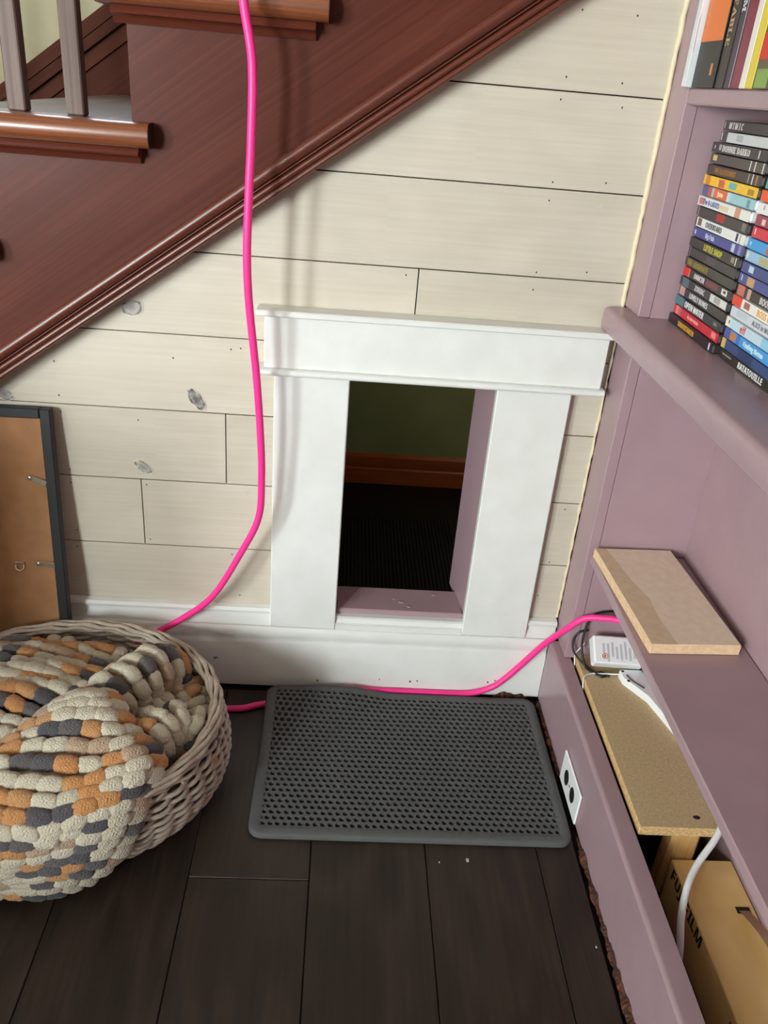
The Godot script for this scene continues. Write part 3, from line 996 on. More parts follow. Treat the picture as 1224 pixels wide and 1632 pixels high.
func build_media() -> void:
	# case frame: x = depth (0 at the spine, spine faces -x), y up, z = along the spine
	var L := 0.190
	var D := 0.135
	var H := 0.0143
	var body := MB.new()
	body.cbox(Vector3(D * 0.5, H * 0.5, L * 0.5), Vector3(D, H - 0.0006, L), 0.0025)
	var body_mesh := body.mesh()
	var face := Basis(Vector3(0, 0, 1), Vector3(0, 1, 0), Vector3(-1, 0, 0))
	var W := srgb(228, 228, 228)
	var K := srgb(52, 48, 48)
	var cases := [
		# left stack from the bottom: case, spine, blocks, title, ink, middle, height, label
		[[K, srgb(38, 26, 36), [[0.93, 0.96, W, 0.1, 0.9]], "UNDERTAKEN", srgb(214, 164, 50), 0.42, 0.0105, "dark plum film case with gold lettering at the bottom of the left stack"],
		 [K, srgb(198, 44, 58), [[0.05, 0.12, srgb(232, 120, 120)], [0.14, 0.17, srgb(180, 130, 110)], [0.86, 0.95, srgb(240, 130, 130), 0.2, 0.9]], "THE RED VIOLIN", srgb(240, 170, 170), 0.45, 0.006, "red film case second from the bottom of the left stack"],
		 [K, srgb(50, 54, 56), [[0.0, 0.2, srgb(80, 120, 132)], [0.86, 0.93, srgb(120, 124, 124), 0.3, 0.7]], "OPEN WATER", srgb(236, 236, 236), 0.44, 0.0125, "dark grey film case with teal end and bold white lettering in the left stack"],
		 [K, srgb(58, 54, 54), [[0.02, 0.14, srgb(198, 150, 148)]], "LOVELY BONES", srgb(220, 220, 220), 0.45, 0.0105, "charcoal film case with pink end block in the left stack"],
		 [K, srgb(56, 55, 56), [[0.06, 0.2, srgb(86, 104, 112)], [0.66, 0.98, srgb(214, 212, 206), 0.1, 1.0], [0.74, 0.86, srgb(160, 160, 158), 0.2, 0.9]], "ZODIAC", srgb(206, 206, 206), 0.44, 0.0105, "black film case with pale price sticker in the left stack"],
		 [K, srgb(60, 52, 52), [[0.0, 0.13, srgb(218, 38, 36)], [0.13, 0.15, srgb(230, 160, 50)], [0.5, 0.74, srgb(120, 60, 66), 0.2, 0.9], [0.82, 0.93, srgb(226, 226, 222), 0.15, 0.85], [0.85, 0.9, K, 0.35, 0.65]], "DANCER", srgb(222, 214, 214), 0.36, 0.0105, "dark film case with bright red end in the left stack"],
		 [K, srgb(66, 62, 54), [], "THE GRADUATE", srgb(158, 140, 70), 0.28, 0.0115, "dark olive film case with dull gold lettering in the left stack"],
		 [K, srgb(62, 60, 58), [[0.4, 0.6, srgb(78, 76, 72), 0.2, 0.9], [0.03, 0.05, srgb(120, 116, 112)]], "", K, 0.5, 0.01, "plain charcoal film case in the left stack"],
		 [K, srgb(56, 52, 50), [[0.86, 0.92, srgb(150, 140, 110), 0.2, 0.8], [0.94, 0.96, W, 0.1, 0.9]], "LITTLE SHOP", srgb(206, 200, 60), 0.5, 0.0115, "black film case with yellow green lettering in the left stack"],
		 [K, srgb(74, 78, 140), [[0.04, 0.07, W, 0.3, 0.8], [0.78, 0.84, srgb(190, 200, 220), 0.1, 1.0], [0.9, 0.95, srgb(130, 130, 180)]], "Big Fish", srgb(206, 206, 222), 0.36, 0.009, "blue violet film case in the left stack"],
		 [srgb(190, 190, 190), srgb(230, 230, 228), [[0.0, 0.03, K], [0.06, 0.14, srgb(120, 90, 84), 0.1, 0.9], [0.84, 0.88, K, 0.1, 0.9], [0.91, 0.93, srgb(150, 150, 150)]], "OVERBOARD", srgb(66, 66, 70), 0.4, 0.0105, "white film case with dark outlined lettering in the left stack"],
		 [K, srgb(66, 60, 58), [[0.03, 0.05, srgb(170, 160, 150)], [0.42, 0.58, srgb(176, 48, 50), 0.1, 0.95], [0.9, 0.97, srgb(120, 114, 108), 0.1, 0.9]], "", K, 0.5, 0.01, "dark brown film case with a red block in the left stack"],
		 [srgb(226, 226, 224), srgb(232, 230, 224), [[0.03, 0.14, srgb(196, 120, 112), 0.15, 0.9], [0.42, 0.62, srgb(226, 206, 176), 0.3, 0.8], [0.74, 0.84, srgb(206, 150, 120), 0.0, 1.0]], "The K-LADIES", srgb(60, 84, 160), 0.28, 0.0095, "white film case with blue lettering in the left stack"],
		 [srgb(210, 220, 224), srgb(160, 200, 208), [[0.0, 0.12, srgb(88, 96, 140)], [0.12, 0.2, srgb(196, 92, 72)], [0.24, 0.5, srgb(224, 112, 60)], [0.5, 0.56, srgb(196, 224, 228)], [0.86, 0.92, srgb(110, 150, 160), 0.2, 1.0]], "Juno", srgb(246, 226, 196), 0.37, 0.009, "pale turquoise film case with an orange block in the left stack"],
		 [K, srgb(240, 190, 46), [[0.05, 0.13, srgb(214, 130, 50)], [0.3, 0.42, srgb(204, 104, 60), 0.2, 1.0], [0.5, 0.64, srgb(110, 180, 178), 0.15, 0.85], [0.84, 0.95, srgb(176, 130, 30), 0.3, 0.9]], "", K, 0.5, 0.01, "bright yellow film case in the left stack"],
		 [K, srgb(68, 58, 48), [[0.78, 0.8, srgb(170, 160, 150)], [0.85, 0.87, W], [0.92, 0.94, srgb(200, 140, 90)]], "THE ILLUSIONIST", srgb(168, 116, 52), 0.36, 0.0095, "dark brown film case with copper lettering in the left stack"],
		 [K, srgb(84, 76, 70), [[0.05, 0.13, srgb(214, 190, 110), 0.2, 0.8], [0.74, 0.76, W], [0.82, 0.84, W], [0.95, 0.97, W]], "", K, 0.5, 0.01, "grey brown film case with small gold mark in the left stack"],
		 [K, srgb(58, 53, 51), [[0.05, 0.07, W, 0.3, 0.7], [0.14, 0.19, srgb(170, 170, 170), 0.2, 0.8], [0.86, 0.88, W, 0.1, 0.9]], "DONNIE DARKO", srgb(226, 222, 216), 0.46, 0.0115, "charcoal film case with white serif lettering near the top of the left stack"],
		 [K, srgb(204, 206, 206), [[0.0, 0.13, srgb(70, 66, 66)], [0.02, 0.04, W, 0.1, 0.9], [0.3, 0.42, srgb(176, 178, 180), 0.2, 0.9]], "", K, 0.5, 0.01, "silver film case second from the top of the left stack"],
		 [K, srgb(62, 56, 53), [[0.02, 0.035, W, 0.2, 0.9]], "M I M I C", srgb(214, 208, 204), 0.24, 0.0115, "dark grey film case with spaced white lettering on top of the left stack"]],
		# right stack from the bottom
		[[K, srgb(44, 40, 38), [[0.88, 0.92, W, 0.1, 0.9], [0.04, 0.2, srgb(160, 156, 150), 0.4, 0.6]], "RATATOUILLE", srgb(232, 232, 230), 0.52, 0.0115, "black film case with white lettering at the bottom of the right stack"],
		 [K, srgb(52, 72, 120), [[0.0, 0.07, srgb(214, 178, 96)], [0.3, 0.55, srgb(40, 56, 98)]], "", K, 0.5, 0.01, "navy film case with gold end in the right stack"],
		 [srgb(140, 190, 226), srgb(70, 150, 214), [[0.0, 0.1, srgb(74, 84, 160)], [0.1, 0.2, srgb(200, 120, 70), 0.2, 1.0], [0.22, 0.28, srgb(60, 110, 190)]], "Finding Nemo", srgb(214, 240, 236), 0.5, 0.009, "bright blue film case with pale lettering in the right stack"],
		 [W, srgb(192, 214, 226), [[0.0, 0.08, srgb(232, 228, 214)], [0.05, 0.07, srgb(60, 60, 60), 0.3, 0.7], [0.6, 0.9, srgb(140, 196, 224)]], "elf", srgb(208, 40, 54), 0.3, 0.013, "pale blue film case with red lettering in the right stack"],
		 [W, srgb(206, 210, 218), [[0.1, 0.28, srgb(190, 196, 206), 0.2, 0.8]], "ALICE in WONDERLAND", srgb(96, 100, 112), 0.62, 0.0085, "silver film case with thin grey lettering in the right stack"],
		 [W, srgb(236, 232, 224), [[0.0, 0.16, srgb(226, 60, 40)], [0.2, 0.3, srgb(160, 100, 90), 0.2, 0.9]], "BOSS BABY", srgb(222, 160, 40), 0.58, 0.0115, "white film case with red end and yellow lettering in the right stack"],
		 [K, srgb(58, 48, 48), [[0.02, 0.14, srgb(196, 110, 96)], [0.18, 0.24, srgb(200, 160, 140)]], "BOOK CLUB", srgb(214, 208, 206), 0.56, 0.0115, "black film case with small portraits in the right stack"],
		 [srgb(60, 70, 130), srgb(70, 80, 140), [[0.04, 0.06, W, 0.2, 0.8], [0.14, 0.26, srgb(196, 150, 110), 0.1, 1.0]], "", K, 0.5, 0.01, "indigo film case with a tan mark in the right stack"],
		 [srgb(60, 70, 130), srgb(64, 74, 128), [[0.12, 0.2, srgb(180, 210, 226), 0.2, 0.9]], "", K, 0.5, 0.01, "dusky blue film case with pale mark in the right stack"],
		 [srgb(120, 170, 214), srgb(150, 186, 216), [[0.02, 0.05, W, 0.2, 0.8], [0.22, 0.6, srgb(176, 170, 130), 0.2, 1.0]], "", K, 0.5, 0.01, "light blue film case with a sandy band in the right stack"],
		 [srgb(60, 150, 214), srgb(62, 156, 220), [[0.04, 0.06, W, 0.3, 0.7], [0.3, 0.4, srgb(196, 90, 70), 0.3, 1.0]], "", K, 0.5, 0.01, "sky blue film case with a small red mark in the right stack"],
		 [srgb(190, 46, 60), srgb(206, 52, 68), [[0.04, 0.06, W, 0.2, 0.8], [0.4, 0.44, W, 0.3, 0.8]], "", K, 0.5, 0.01, "crimson film case in the right stack"],
		 [srgb(130, 50, 66), srgb(144, 58, 76), [[0.1, 0.16, srgb(232, 200, 190), 0.3, 0.9], [0.24, 0.32, srgb(220, 180, 170), 0.2, 0.9]], "", K, 0.5, 0.01, "maroon film case with cream marks in the right stack"],
		 [W, srgb(232, 232, 232), [[0.1, 0.12, srgb(150, 120, 130), 0.2, 0.7]], "", K, 0.5, 0.01, "plain white film case in the right stack"],
		 [srgb(226, 80, 36), srgb(230, 88, 40), [[0.1, 0.3, srgb(250, 220, 200), 0.4, 0.6]], "", K, 0.5, 0.01, "orange film case near the top of the right stack"],
		 [srgb(80, 150, 140), srgb(96, 166, 152), [], "", K, 0.5, 0.01, "sea green film case on top of the right stack"]]]
	for st in 2:
		var y := 0.8364
		for i in cases[st].size():
			var q: Array = cases[st][i]
			var yaw := rng.randf_range(-0.008, 0.008)
			var dx := rng.randf_range(-0.0015, 0.002)
			var dz := rng.randf_range(-0.002, 0.002)
			if st == 0 and i >= 18:
				dz += 0.010
				dx += 0.004
			elif st == 0 and i == 17:
				dz -= 0.001
			if st == 0 and i == 0:
				dz -= 0.001
				dx -= 0.003
			var t := thing("film_case", q[7], "film case", Vector3(0.514 + dx, y, 0.083 + dz + st * 0.197), "film cases stacked on the mauve counter")
			t.rotation.y = yaw
			var cm := mat(q[0], 0.4)
			var o := MeshInstance3D.new()
			o.name = "case"
			o.mesh = body_mesh
			o.material_override = cm
			t.add_child(o)
			# printed sleeve on the spine
			var sp := MB.new()
			var a := -0.0004
			sp.poly([Vector3(a, 0.0007, 0.0025), Vector3(a, 0.0007, L - 0.0025), Vector3(a, H - 0.0007, L - 0.0025), Vector3(a, H - 0.0007, 0.0025)])
			sp.poly([Vector3(a, H - 0.0007, 0.0025), Vector3(a, H - 0.0007, L - 0.0025), Vector3(0.002, H - 0.0004, L - 0.0025), Vector3(0.002, H - 0.0004, 0.0025)])
			sp.u = PackedVector2Array([Vector2(0, 1), Vector2(1, 1), Vector2(1, 0), Vector2(0, 0), Vector2(0, 0), Vector2(1, 0), Vector2(1, 0), Vector2(0, 0)])
			o = MeshInstance3D.new()
			o.name = "spine_print"
			o.mesh = sp.mesh()
			var pm := mat(Color(1, 1, 1), 0.3, print_tex(q[1], q[2]))
			pm.texture_repeat = false
			o.material_override = pm
			t.add_child(o)
			if q[3]:
				text(t, "title", q[3], q[6], mat(q[4], 0.5), Vector3(-0.0006, H * 0.5, L * q[5]), face, i == 17)
			y += H + 0.0006
	# books on the upper shelf
	var books := [
		# z0, z1, front x, height, cover, label, blocks, title, ink
		[0.0785, 0.0935, 0.449, 0.26, srgb(226, 226, 228), "tall white book at the left end of the upper shelf", [], "", K],
		[0.0955, 0.1740, 0.458, 0.25, srgb(24, 24, 25), "thick book with orange upper spine and black foot on the upper shelf", [], "", K],
		[0.1755, 0.2020, 0.460, 0.25, srgb(52, 44, 42), "dark brown book with small tan lettering on the upper shelf", [], "MYTH AND FABLE", srgb(196, 168, 130)],
		[0.2035, 0.2270, 0.461, 0.25, srgb(62, 48, 62), "dark plum book with white lettering on the upper shelf", [], "EXORCISM", srgb(226, 222, 222)],
		[0.2285, 0.2560, 0.460, 0.24, srgb(132, 46, 66), "burgundy book on the upper shelf", [], "", K],
		[0.2575, 0.2730, 0.459, 0.26, srgb(232, 226, 218), "thin off-white book beside the burgundy one", [], "", K],
		[0.2745, 0.2950, 0.459, 0.26, srgb(226, 202, 70), "bright yellow book on the upper shelf", [], "", K],
		[0.2965, 0.3400, 0.459, 0.26, srgb(96, 86, 60), "book with red and green pictured spine at the frame edge", [], "", K]]
	for q in books:
		var t := thing("book", q[5], "book", Vector3(q[2], 1.1708, q[0]), "books standing on the upper shelf")
		var w: float = q[1] - q[0]
		var h: float = q[3]
		var dep := 0.17
		var cv := MB.new()
		cv.cbox(Vector3(0.0015, h * 0.5, w * 0.5), Vector3(0.003, h, w), 0.0012)
		cv.cbox(Vector3(dep * 0.5, h * 0.5, 0.00125), Vector3(dep, h, 0.0025), 0.0008)
		cv.cbox(Vector3(dep * 0.5, h * 0.5, w - 0.00125), Vector3(dep, h, 0.0025), 0.0008)
		var pg := MB.new()
		pg.box(Vector3(0.0032, 0.004, 0.0026), Vector3(dep - 0.004, h - 0.004, w - 0.0026), 0.0)
		var cover_mat := mat(q[4], 0.35)
		for e in [["cover", cv, cover_mat], ["pages", pg, M.pages]]:
			var o := MeshInstance3D.new()
			o.name = e[0]
			o.mesh = e[1].mesh()
			o.material_override = e[2]
			t.add_child(o)
		var bands := []
		if w > 0.06:
			bands = [[0.055, h, srgb(226, 116, 40), 0.0, 1.0], [0.014, 0.03, srgb(190, 120, 70), 0.72, 0.84]]
		elif w > 0.04:
			bands = [[0.03, 0.06, srgb(200, 46, 40), 0.0, 0.6], [0.0, 0.022, srgb(130, 160, 80), 0.1, 0.9], [0.06, 0.11, srgb(120, 110, 100), 0.1, 0.7]]
		elif q[7] == "EXORCISM":
			bands = [[0.0, h, srgb(200, 196, 200), 0.80, 0.86]]
		for e in bands:
			var bd := MB.new()
			bd.box(Vector3(-0.0004, e[0] + 0.001, w * e[3] + 0.001), Vector3(0.0002, e[1] - 0.001, w * e[4] - 0.001), 0.0)
			var o := MeshInstance3D.new()
			o.name = "spine_print"
			o.mesh = bd.mesh()
			o.material_override = mat(e[2], 0.35)
			t.add_child(o, true)
		if q[7]:
			# lettering runs up the spine
			text(t, "title", q[7], w * 0.62, mat(q[8], 0.5), Vector3(-0.0005, h * 0.5, w * 0.42), Basis(Vector3(0, -1, 0), Vector3(0, 0, 1), Vector3(-1, 0, 0)), true)

# ---------------------------------------------------------------- things in the lower compartments
func build_shelf_things() -> void:
	# offcut board on the shelf
	var t := thing("wood_offcut", "pale fibreboard offcut lying on the middle mauve shelf", "board", Vector3(0.547, 0.3947, 0.24))
	var bs := Basis(Vector3.UP, 0.045)
	var ce := Vector3(0.5475, 0.4045, 0.2425)
	var size := Vector3(0.146, 0.0185, 0.292)
	var b := mb(Vector3.BACK)
	b.cbox(ce - Vector3(0, 0.0004, 0), size - Vector3(0, 0.0012, 0), 0.001, bs)
	part(t, "board_core", b, M.mdf_edge)
	b = mb()
	var h := size * 0.5
	var pt := func(x: float, z: float) -> Vector3: return ce + bs * Vector3(x, h.y - 0.0009, z)
	b.prism(V2([[-h.x + 0.001, -h.z + 0.001], [-0.030, -h.z + 0.001], [-0.034, -0.08], [-0.029, -0.02], [-0.041, 0.04], [-0.045, 0.09], [-0.052, h.z - 0.001], [-h.x + 0.001, h.z - 0.001]]), pt.call(0, 0), bs.x, -bs.z, 0.0009)
	part(t, "stained_face", b, M.mdf_dark, "darker stained strip of the board")
	b = mb()
	b.prism(V2([[-0.030, -h.z + 0.001], [h.x - 0.001, -h.z + 0.001], [h.x - 0.001, h.z - 0.001], [-0.052, h.z - 0.001], [-0.045, 0.09], [-0.041, 0.04], [-0.029, -0.02], [-0.034, -0.08]]), pt.call(0, 0), bs.x, -bs.z, 0.0009)
	part(t, "clean_face", b, M.mdf)
	# chipboard strip over the space behind the kickboard
	t = thing("chipboard_strip", "brown chipboard strip laid behind the mauve kickboard", "board", Vector3(0.55, 0.142, 0.3))
	b = mb(Vector3.BACK)
	b.box(Vector3(0.4815, 0.1425, 0.0855), Vector3(0.632, 0.1598, 0.5175), 0.0015)
	part(t, "board_core", b, M.chip_edge)
	b = mb(Vector3.BACK)
	b.box(Vector3(0.483, 0.1598, 0.087), Vector3(0.631, 0.1603, 0.516), 0.0)
	part(t, "face", b, M.chip)
	b = mb()
	var pl := []
	for i in 10:
		var a := TAU * i / 10
		pl.append([0.006 * cos(a), 0.004 * sin(a)])
	b.prism(V2(pl), Vector3(0.5791, 0.1603, 0.4947), Vector3.RIGHT, Vector3.FORWARD, 0.0003)
	part(t, "screw_hole", b, M.ink)
	# post that carries it
	var p := thing("support_post", "short pine post under the near end of the chipboard strip", "post", Vector3(0.566, 0, 0.495))
	b = mb(Vector3.UP)
	b.cbox(Vector3(0.566, 0.0712, 0.4935), Vector3(0.046, 0.1424, 0.036), 0.006)
	part(p, "post", b, M.pine)
	p = thing("support_post", "short pine post under the far end of the chipboard strip", "post", Vector3(0.566, 0, 0.12))
	b = mb(Vector3.UP)
	b.cbox(Vector3(0.566, 0.0712, 0.12), Vector3(0.046, 0.1424, 0.036), 0.006)
	part(p, "post", b, M.pine)
	# tan carton
	var x := thing("carton", "tan carton with black lettering and ribbon handle in the bottom of the bookcase", "box", Vector3(0.597, 0, 0.72))
	b = mb()
	b.box(Vector3(0.549, 0.0005, 0.5165), Vector3(0.646, 0.089, 0.97), 0.003)
	part(x, "box_body", b, M.tan_box)
	b = mb()
	b.box(Vector3(0.5482, 0.0715, 0.516), Vector3(0.646, 0.0905, 0.9705), 0.0015)
	part(x, "lid", b, M.tan_box)
	var face := Basis(Vector3(0, 0, 1), Vector3(0, 1, 0), Vector3(-1, 0, 0))
	var tx := text(x, "lettering", "FUJIFILM", 0.029, M.ink, Vector3(0.5479, 0.0760, 0.592) - x.position, face)
	tx.set_meta("label", "black printed lettering")
	text(x, "lettering", "LCD", 0.013, M.ink, Vector3(0.5479, 0.070, 0.772) - x.position, face)
	b = mb()
	b.box(Vector3(0.617, 0.0905, 0.600), Vector3(0.638, 0.0913, 0.611), 0.0)
	part(x, "slot", b, M.ink)
	b = mb()
	var rows := [[], []]
	for i in 17:
		var q := i / 16.0
		var y := 0.0912 + 0.030 * sin(PI * minf(q * 1.0, 1.0))
		var z := lerpf(0.606, 0.80, q)
		rows[0].append(Vector3(0.620, y, z))
		rows[1].append(Vector3(0.636, y, z))
	b.grid([rows[0], rows[1]])
	part(x, "ribbon_handle", b, M.ribbon, "tan ribbon handle on the lid")
	# thick white cable between post and carton
	var c := thing("white_cable", "thick white cable arching over the tan carton", "cable", Vector3(0.53, 0.0, 0.62))
	b = mb()
	b.tube(smooth([Vector3(0.644, 0.172, 0.455), Vector3(0.6200, 0.171, 0.500), Vector3(0.5960, 0.158, 0.532), Vector3(0.5564, 0.14, 0.5691), Vector3(0.5300, 0.132, 0.6050), Vector3(0.5150, 0.113, 0.638), Vector3(0.5140, 0.083, 0.658), Vector3(0.518, 0.04, 0.67), Vector3(0.525, 0.007, 0.70), Vector3(0.53, 0.006, 0.80)]), 0.0052, 10)
	part(c, "cable", b, M.plastic_white)
	# power adapter with a printed label
	var a := thing("power_adapter", "white power adapter with printed label among cables behind the kickboard", "adapter", Vector3(0.54, 0.16, 0.115))
	var ab := Basis(Vector3.RIGHT, 0.62) * Basis(Vector3.UP, -0.03)
	var ac := Vector3(0.546, 0.1905, 0.121)
	b = mb()
	b.cbox(ac + ab * Vector3(0, 0.0135, 0), Vector3(0.098, 0.027, 0.056), 0.003, ab)
	part(a, "body", b, M.plastic_white)
	for k in 9:
		b = mb()
		b.cbox(ac + ab * Vector3(-0.030 + 0.0085 * k, 0.0277, 0.004 * sin(k * 2.3) + 0.004), Vector3(0.0035, 0.0004, 0.030 + 0.006 * sin(k * 1.7)), 0.0, ab)
		part(a, "fine_print", b, M.label_grey)
	b = mb()
	var ring := []
	for i in 18:
		var an := TAU * i / 18
		ring.append(ac + ab * Vector3(-0.028 + 0.0052 * cos(an), 0.0279, 0.014 + 0.0052 * sin(an)))
	b.tube(ring, 0.0006, 5, true)
	b.cbox(ac + ab * Vector3(-0.028, 0.0279, 0.014), Vector3(0.003, 0.0004, 0.004), 0.0, ab)
	part(a, "red_mark", b, M.red_print)
	# black block behind it
	a = thing("black_adapter", "black plug block behind the white power adapter", "adapter", Vector3(0.60, 0.16, 0.15))
	b = mb()
	b.box(Vector3(0.598, 0.1606, 0.088), Vector3(0.645, 0.212, 0.165), 0.003)
	part(a, "body", b, M.black)
	# white wedge-shaped gadget
	a = thing("white_charger", "long white plastic charger lying on the chipboard strip", "charger", Vector3(0.58, 0.16, 0.22))
	b = mb()
	var wp := V2([[0.551, 0.152], [0.562, 0.150], [0.594, 0.150], [0.640, 0.32], [0.612, 0.33], [0.585, 0.225], [0.561, 0.187], [0.553, 0.175]])
	b.prism(wp, Vector3(0, 0.1765, 0), Vector3.RIGHT, Vector3.BACK, 0.016)
	part(a, "shell", b, M.plastic_white)
	b = mb()
	b.tube(smooth([Vector3(0.5600, 0.1770, 0.166), Vector3(0.567, 0.1770, 0.184), Vector3(0.583, 0.1770, 0.204)]), 0.0011, 6)
	part(a, "seam", b, M.ink)
	for q in [[0.556, 0.155], [0.5595, 0.183]]:
		b = mb()
		b.lump(Vector3(q[0], 0.1762, q[1]), Vector3(0.003, 0, 0), Vector3(0, 0.0012, 0), Vector3(0, 0, 0.003), FastNoiseLite.new(), 0.0, 10, 6)
		part(a, "button", b, M.ink)
	# cables
	c = thing("coiled_black_lead", "thin black cord looped on the chipboard beside the white adapter", "cable", Vector3(0.5, 0.16, 0.12))
	b = mb()
	b.tube(smooth([Vector3(0.60, 0.262, 0.0885), Vector3(0.565, 0.268, 0.089), Vector3(0.525, 0.268, 0.089), Vector3(0.496, 0.258, 0.092), Vector3(0.487, 0.228, 0.097), Vector3(0.485, 0.19, 0.106), Vector3(0.492, 0.1635, 0.128), Vector3(0.505, 0.1632, 0.146), Vector3(0.520, 0.1632, 0.145), Vector3(0.532, 0.1632, 0.156)]), 0.0024, 8)
	part(c, "cord", b, M.black)
	c = thing("coiled_black_lead", "small black cord loop left of the white adapter", "cable", Vector3(0.49, 0.16, 0.1))
	b = mb()
	b.tube(smooth([Vector3(0.497, 0.222, 0.089), Vector3(0.480, 0.217, 0.0895), Vector3(0.470, 0.200, 0.091), Vector3(0.472, 0.179, 0.1), Vector3(0.488, 0.1640, 0.116), Vector3(0.512, 0.1632, 0.1545), Vector3(0.525, 0.1632, 0.1560)]), 0.0022, 8)
	part(c, "cord", b, M.black)
	c = thing("thin_white_lead", "thin white wire running over the front of the chipboard strip", "cable", Vector3(0.49, 0.15, 0.15))
	b = mb()
	b.tube(smooth([Vector3(0.5505, 0.1685, 0.155), Vector3(0.520, 0.1645, 0.150), Vector3(0.498, 0.1625, 0.149), Vector3(0.484, 0.1625, 0.157), Vector3(0.4788, 0.158, 0.168), Vector3(0.4785, 0.140, 0.178), Vector3(0.4788, 0.11, 0.182)]), 0.0014, 6)
	part(c, "wire", b, M.plastic_white)
	c = thing("thin_white_lead", "short white wire loop at the far corner of the chipboard strip", "cable", Vector3(0.48, 0.15, 0.1))
	b = mb()
	b.tube(smooth([Vector3(0.496, 0.192, 0.090), Vector3(0.486, 0.178, 0.092), Vector3(0.479, 0.166, 0.094), Vector3(0.4786, 0.155, 0.102), Vector3(0.4788, 0.13, 0.109)]), 0.0014, 6)
	part(c, "wire", b, M.plastic_white)

# ---------------------------------------------------------------- floor mat
func lift(x: float, z: float) -> float:
	# the mat rides over the pink cord near its back left corner
	var p := Geometry2D.get_closest_point_to_segment(Vector2(x, z), Vector2(-0.16, 0.102), Vector2(0.06, 0.044))
	var d := p.distance_to(Vector2(x, z))
	return 0.0142 * exp(-pow(d / 0.055, 2.0)) * smoothstep(0.16, 0.02, x)

func build_mat() -> void:
	var x0 := -0.131
	var x1 := 0.4285
	var z0 := 0.0475
	var z1 := 0.4245
	var t := thing("litter_mat", "grey perforated rubber mat on the dark floor below the wall opening", "mat", Vector3(0.149, 0, 0.236))
	var top := 0.0115
	var m := 0.0175
	# rim
	var path := []
	var r := 0.024
	for q in [[x1 - r, z0 + r, -90.0], [x1 - r, z1 - r, 0.0], [x0 + r, z1 - r, 90.0], [x0 + r, z0 + r, 180.0]]:
		for i in 9:
			var a := deg_to_rad(q[2] + 90.0 * i / 8)
			path.append([Vector2(q[0] + r * cos(a), q[1] + r * sin(a)), Vector2(cos(a), sin(a))])
	var full := []
	for i in path.size():
		var a: Array = path[i]
		var b: Array = path[(i + 1) % path.size()]
		var n := maxi(1, int(a[0].distance_to(b[0]) / 0.015))
		for k in n:
			full.append([a[0].lerp(b[0], float(k) / n), a[1].lerp(b[1], float(k) / n).normalized()])
	full.append(full[0])
	var rows := [[], [], [], [], [], []]
	for q in full:
		var e: Array = [[-m - 0.004, top - 0.002], [-m, top], [-0.0105, top + 0.0006], [-0.0085, top - 0.0004], [-0.003, top - 0.0005], [0.0, top - 0.004]]
		for k in 6:
			var c: Vector2 = q[0] + q[1] * e[k][0]
			if k == 0:      # keep the inner edge square behind the sheet
				c = Vector2(clampf(c.x, x0 + m, x1 - m), clampf(c.y, z0 + m, z1 - m))
			rows[k].append(Vector3(c.x, e[k][1] + lift(c.x, c.y), c.y))
	var low := []
	for q in full:
		low.append(Vector3(q[0].x, 0.0008 + lift(q[0].x, q[0].y) * 0.9, q[0].y))
	rows.append(low)
	rows.reverse()
	var b := mb()
	b.grid(rows)
	part(t, "rim", b, M.mat_grey)
	# perforated sheet, one cell for each hole
	var nx := 41
	var nz := 27
	var cx := (x1 - x0 - 2.0 * m) / nx
	var cz := (z1 - z0 - 2.0 * m) / nz
	b = mb()
	for j in nz:
		for i in nx + (j % 2):
			var ex := x0 + m + cx * (i - 0.5 * (j % 2))
			var l := maxf(ex, x0 + m)
			var rr := minf(ex + cx, x1 - m)
			var zz := z0 + m + cz * j
			var c := Vector2((l + rr) * 0.5, zz + cz * 0.5)
			var hx := (rr - l) * 0.5
			var hz := cz * 0.5
			var rx := minf(0.0050, hx * 0.75)
			var outer := []
			var inner := []
			for k in 8:
				var a := TAU * k / 8
				var o := Vector2(signf(snappedf(cos(a), 0.01)), signf(snappedf(sin(a), 0.01)))
				outer.append(c + Vector2(o.x * hx, o.y * hz))
				inner.append(c + Vector2(cos(a) * rx, sin(a) * 0.0049))
			var base := b.v.size()
			for k in 8:
				b.vert(Vector3(outer[k].x, top - 0.0008 + lift(outer[k].x, outer[k].y), outer[k].y), Vector3.UP)
				b.vert(Vector3(inner[k].x, top - 0.0002 + lift(inner[k].x, inner[k].y), inner[k].y), Vector3.UP)
				var nn := Vector3(c.x - inner[k].x, 0, c.y - inner[k].y).normalized()
				b.vert(Vector3(inner[k].x, top - 0.0002 + lift(inner[k].x, inner[k].y), inner[k].y), nn)
				b.vert(Vector3(inner[k].x, 0.0008 + lift(inner[k].x, inner[k].y), inner[k].y), nn)
			for k in 8:
				var p := base + k * 4
				var q := base + ((k + 1) % 8) * 4
				b.tri_i(p, p + 1, q + 1)
				b.tri_i(p, q + 1, q)
				b.tri_i(p + 2, p + 3, q + 3)
				b.tri_i(p + 2, q + 3, q + 2)
	var sh := part(t, "perforated_sheet", b, M.mat_grey)
	sh.set_meta("kind", "stuff")

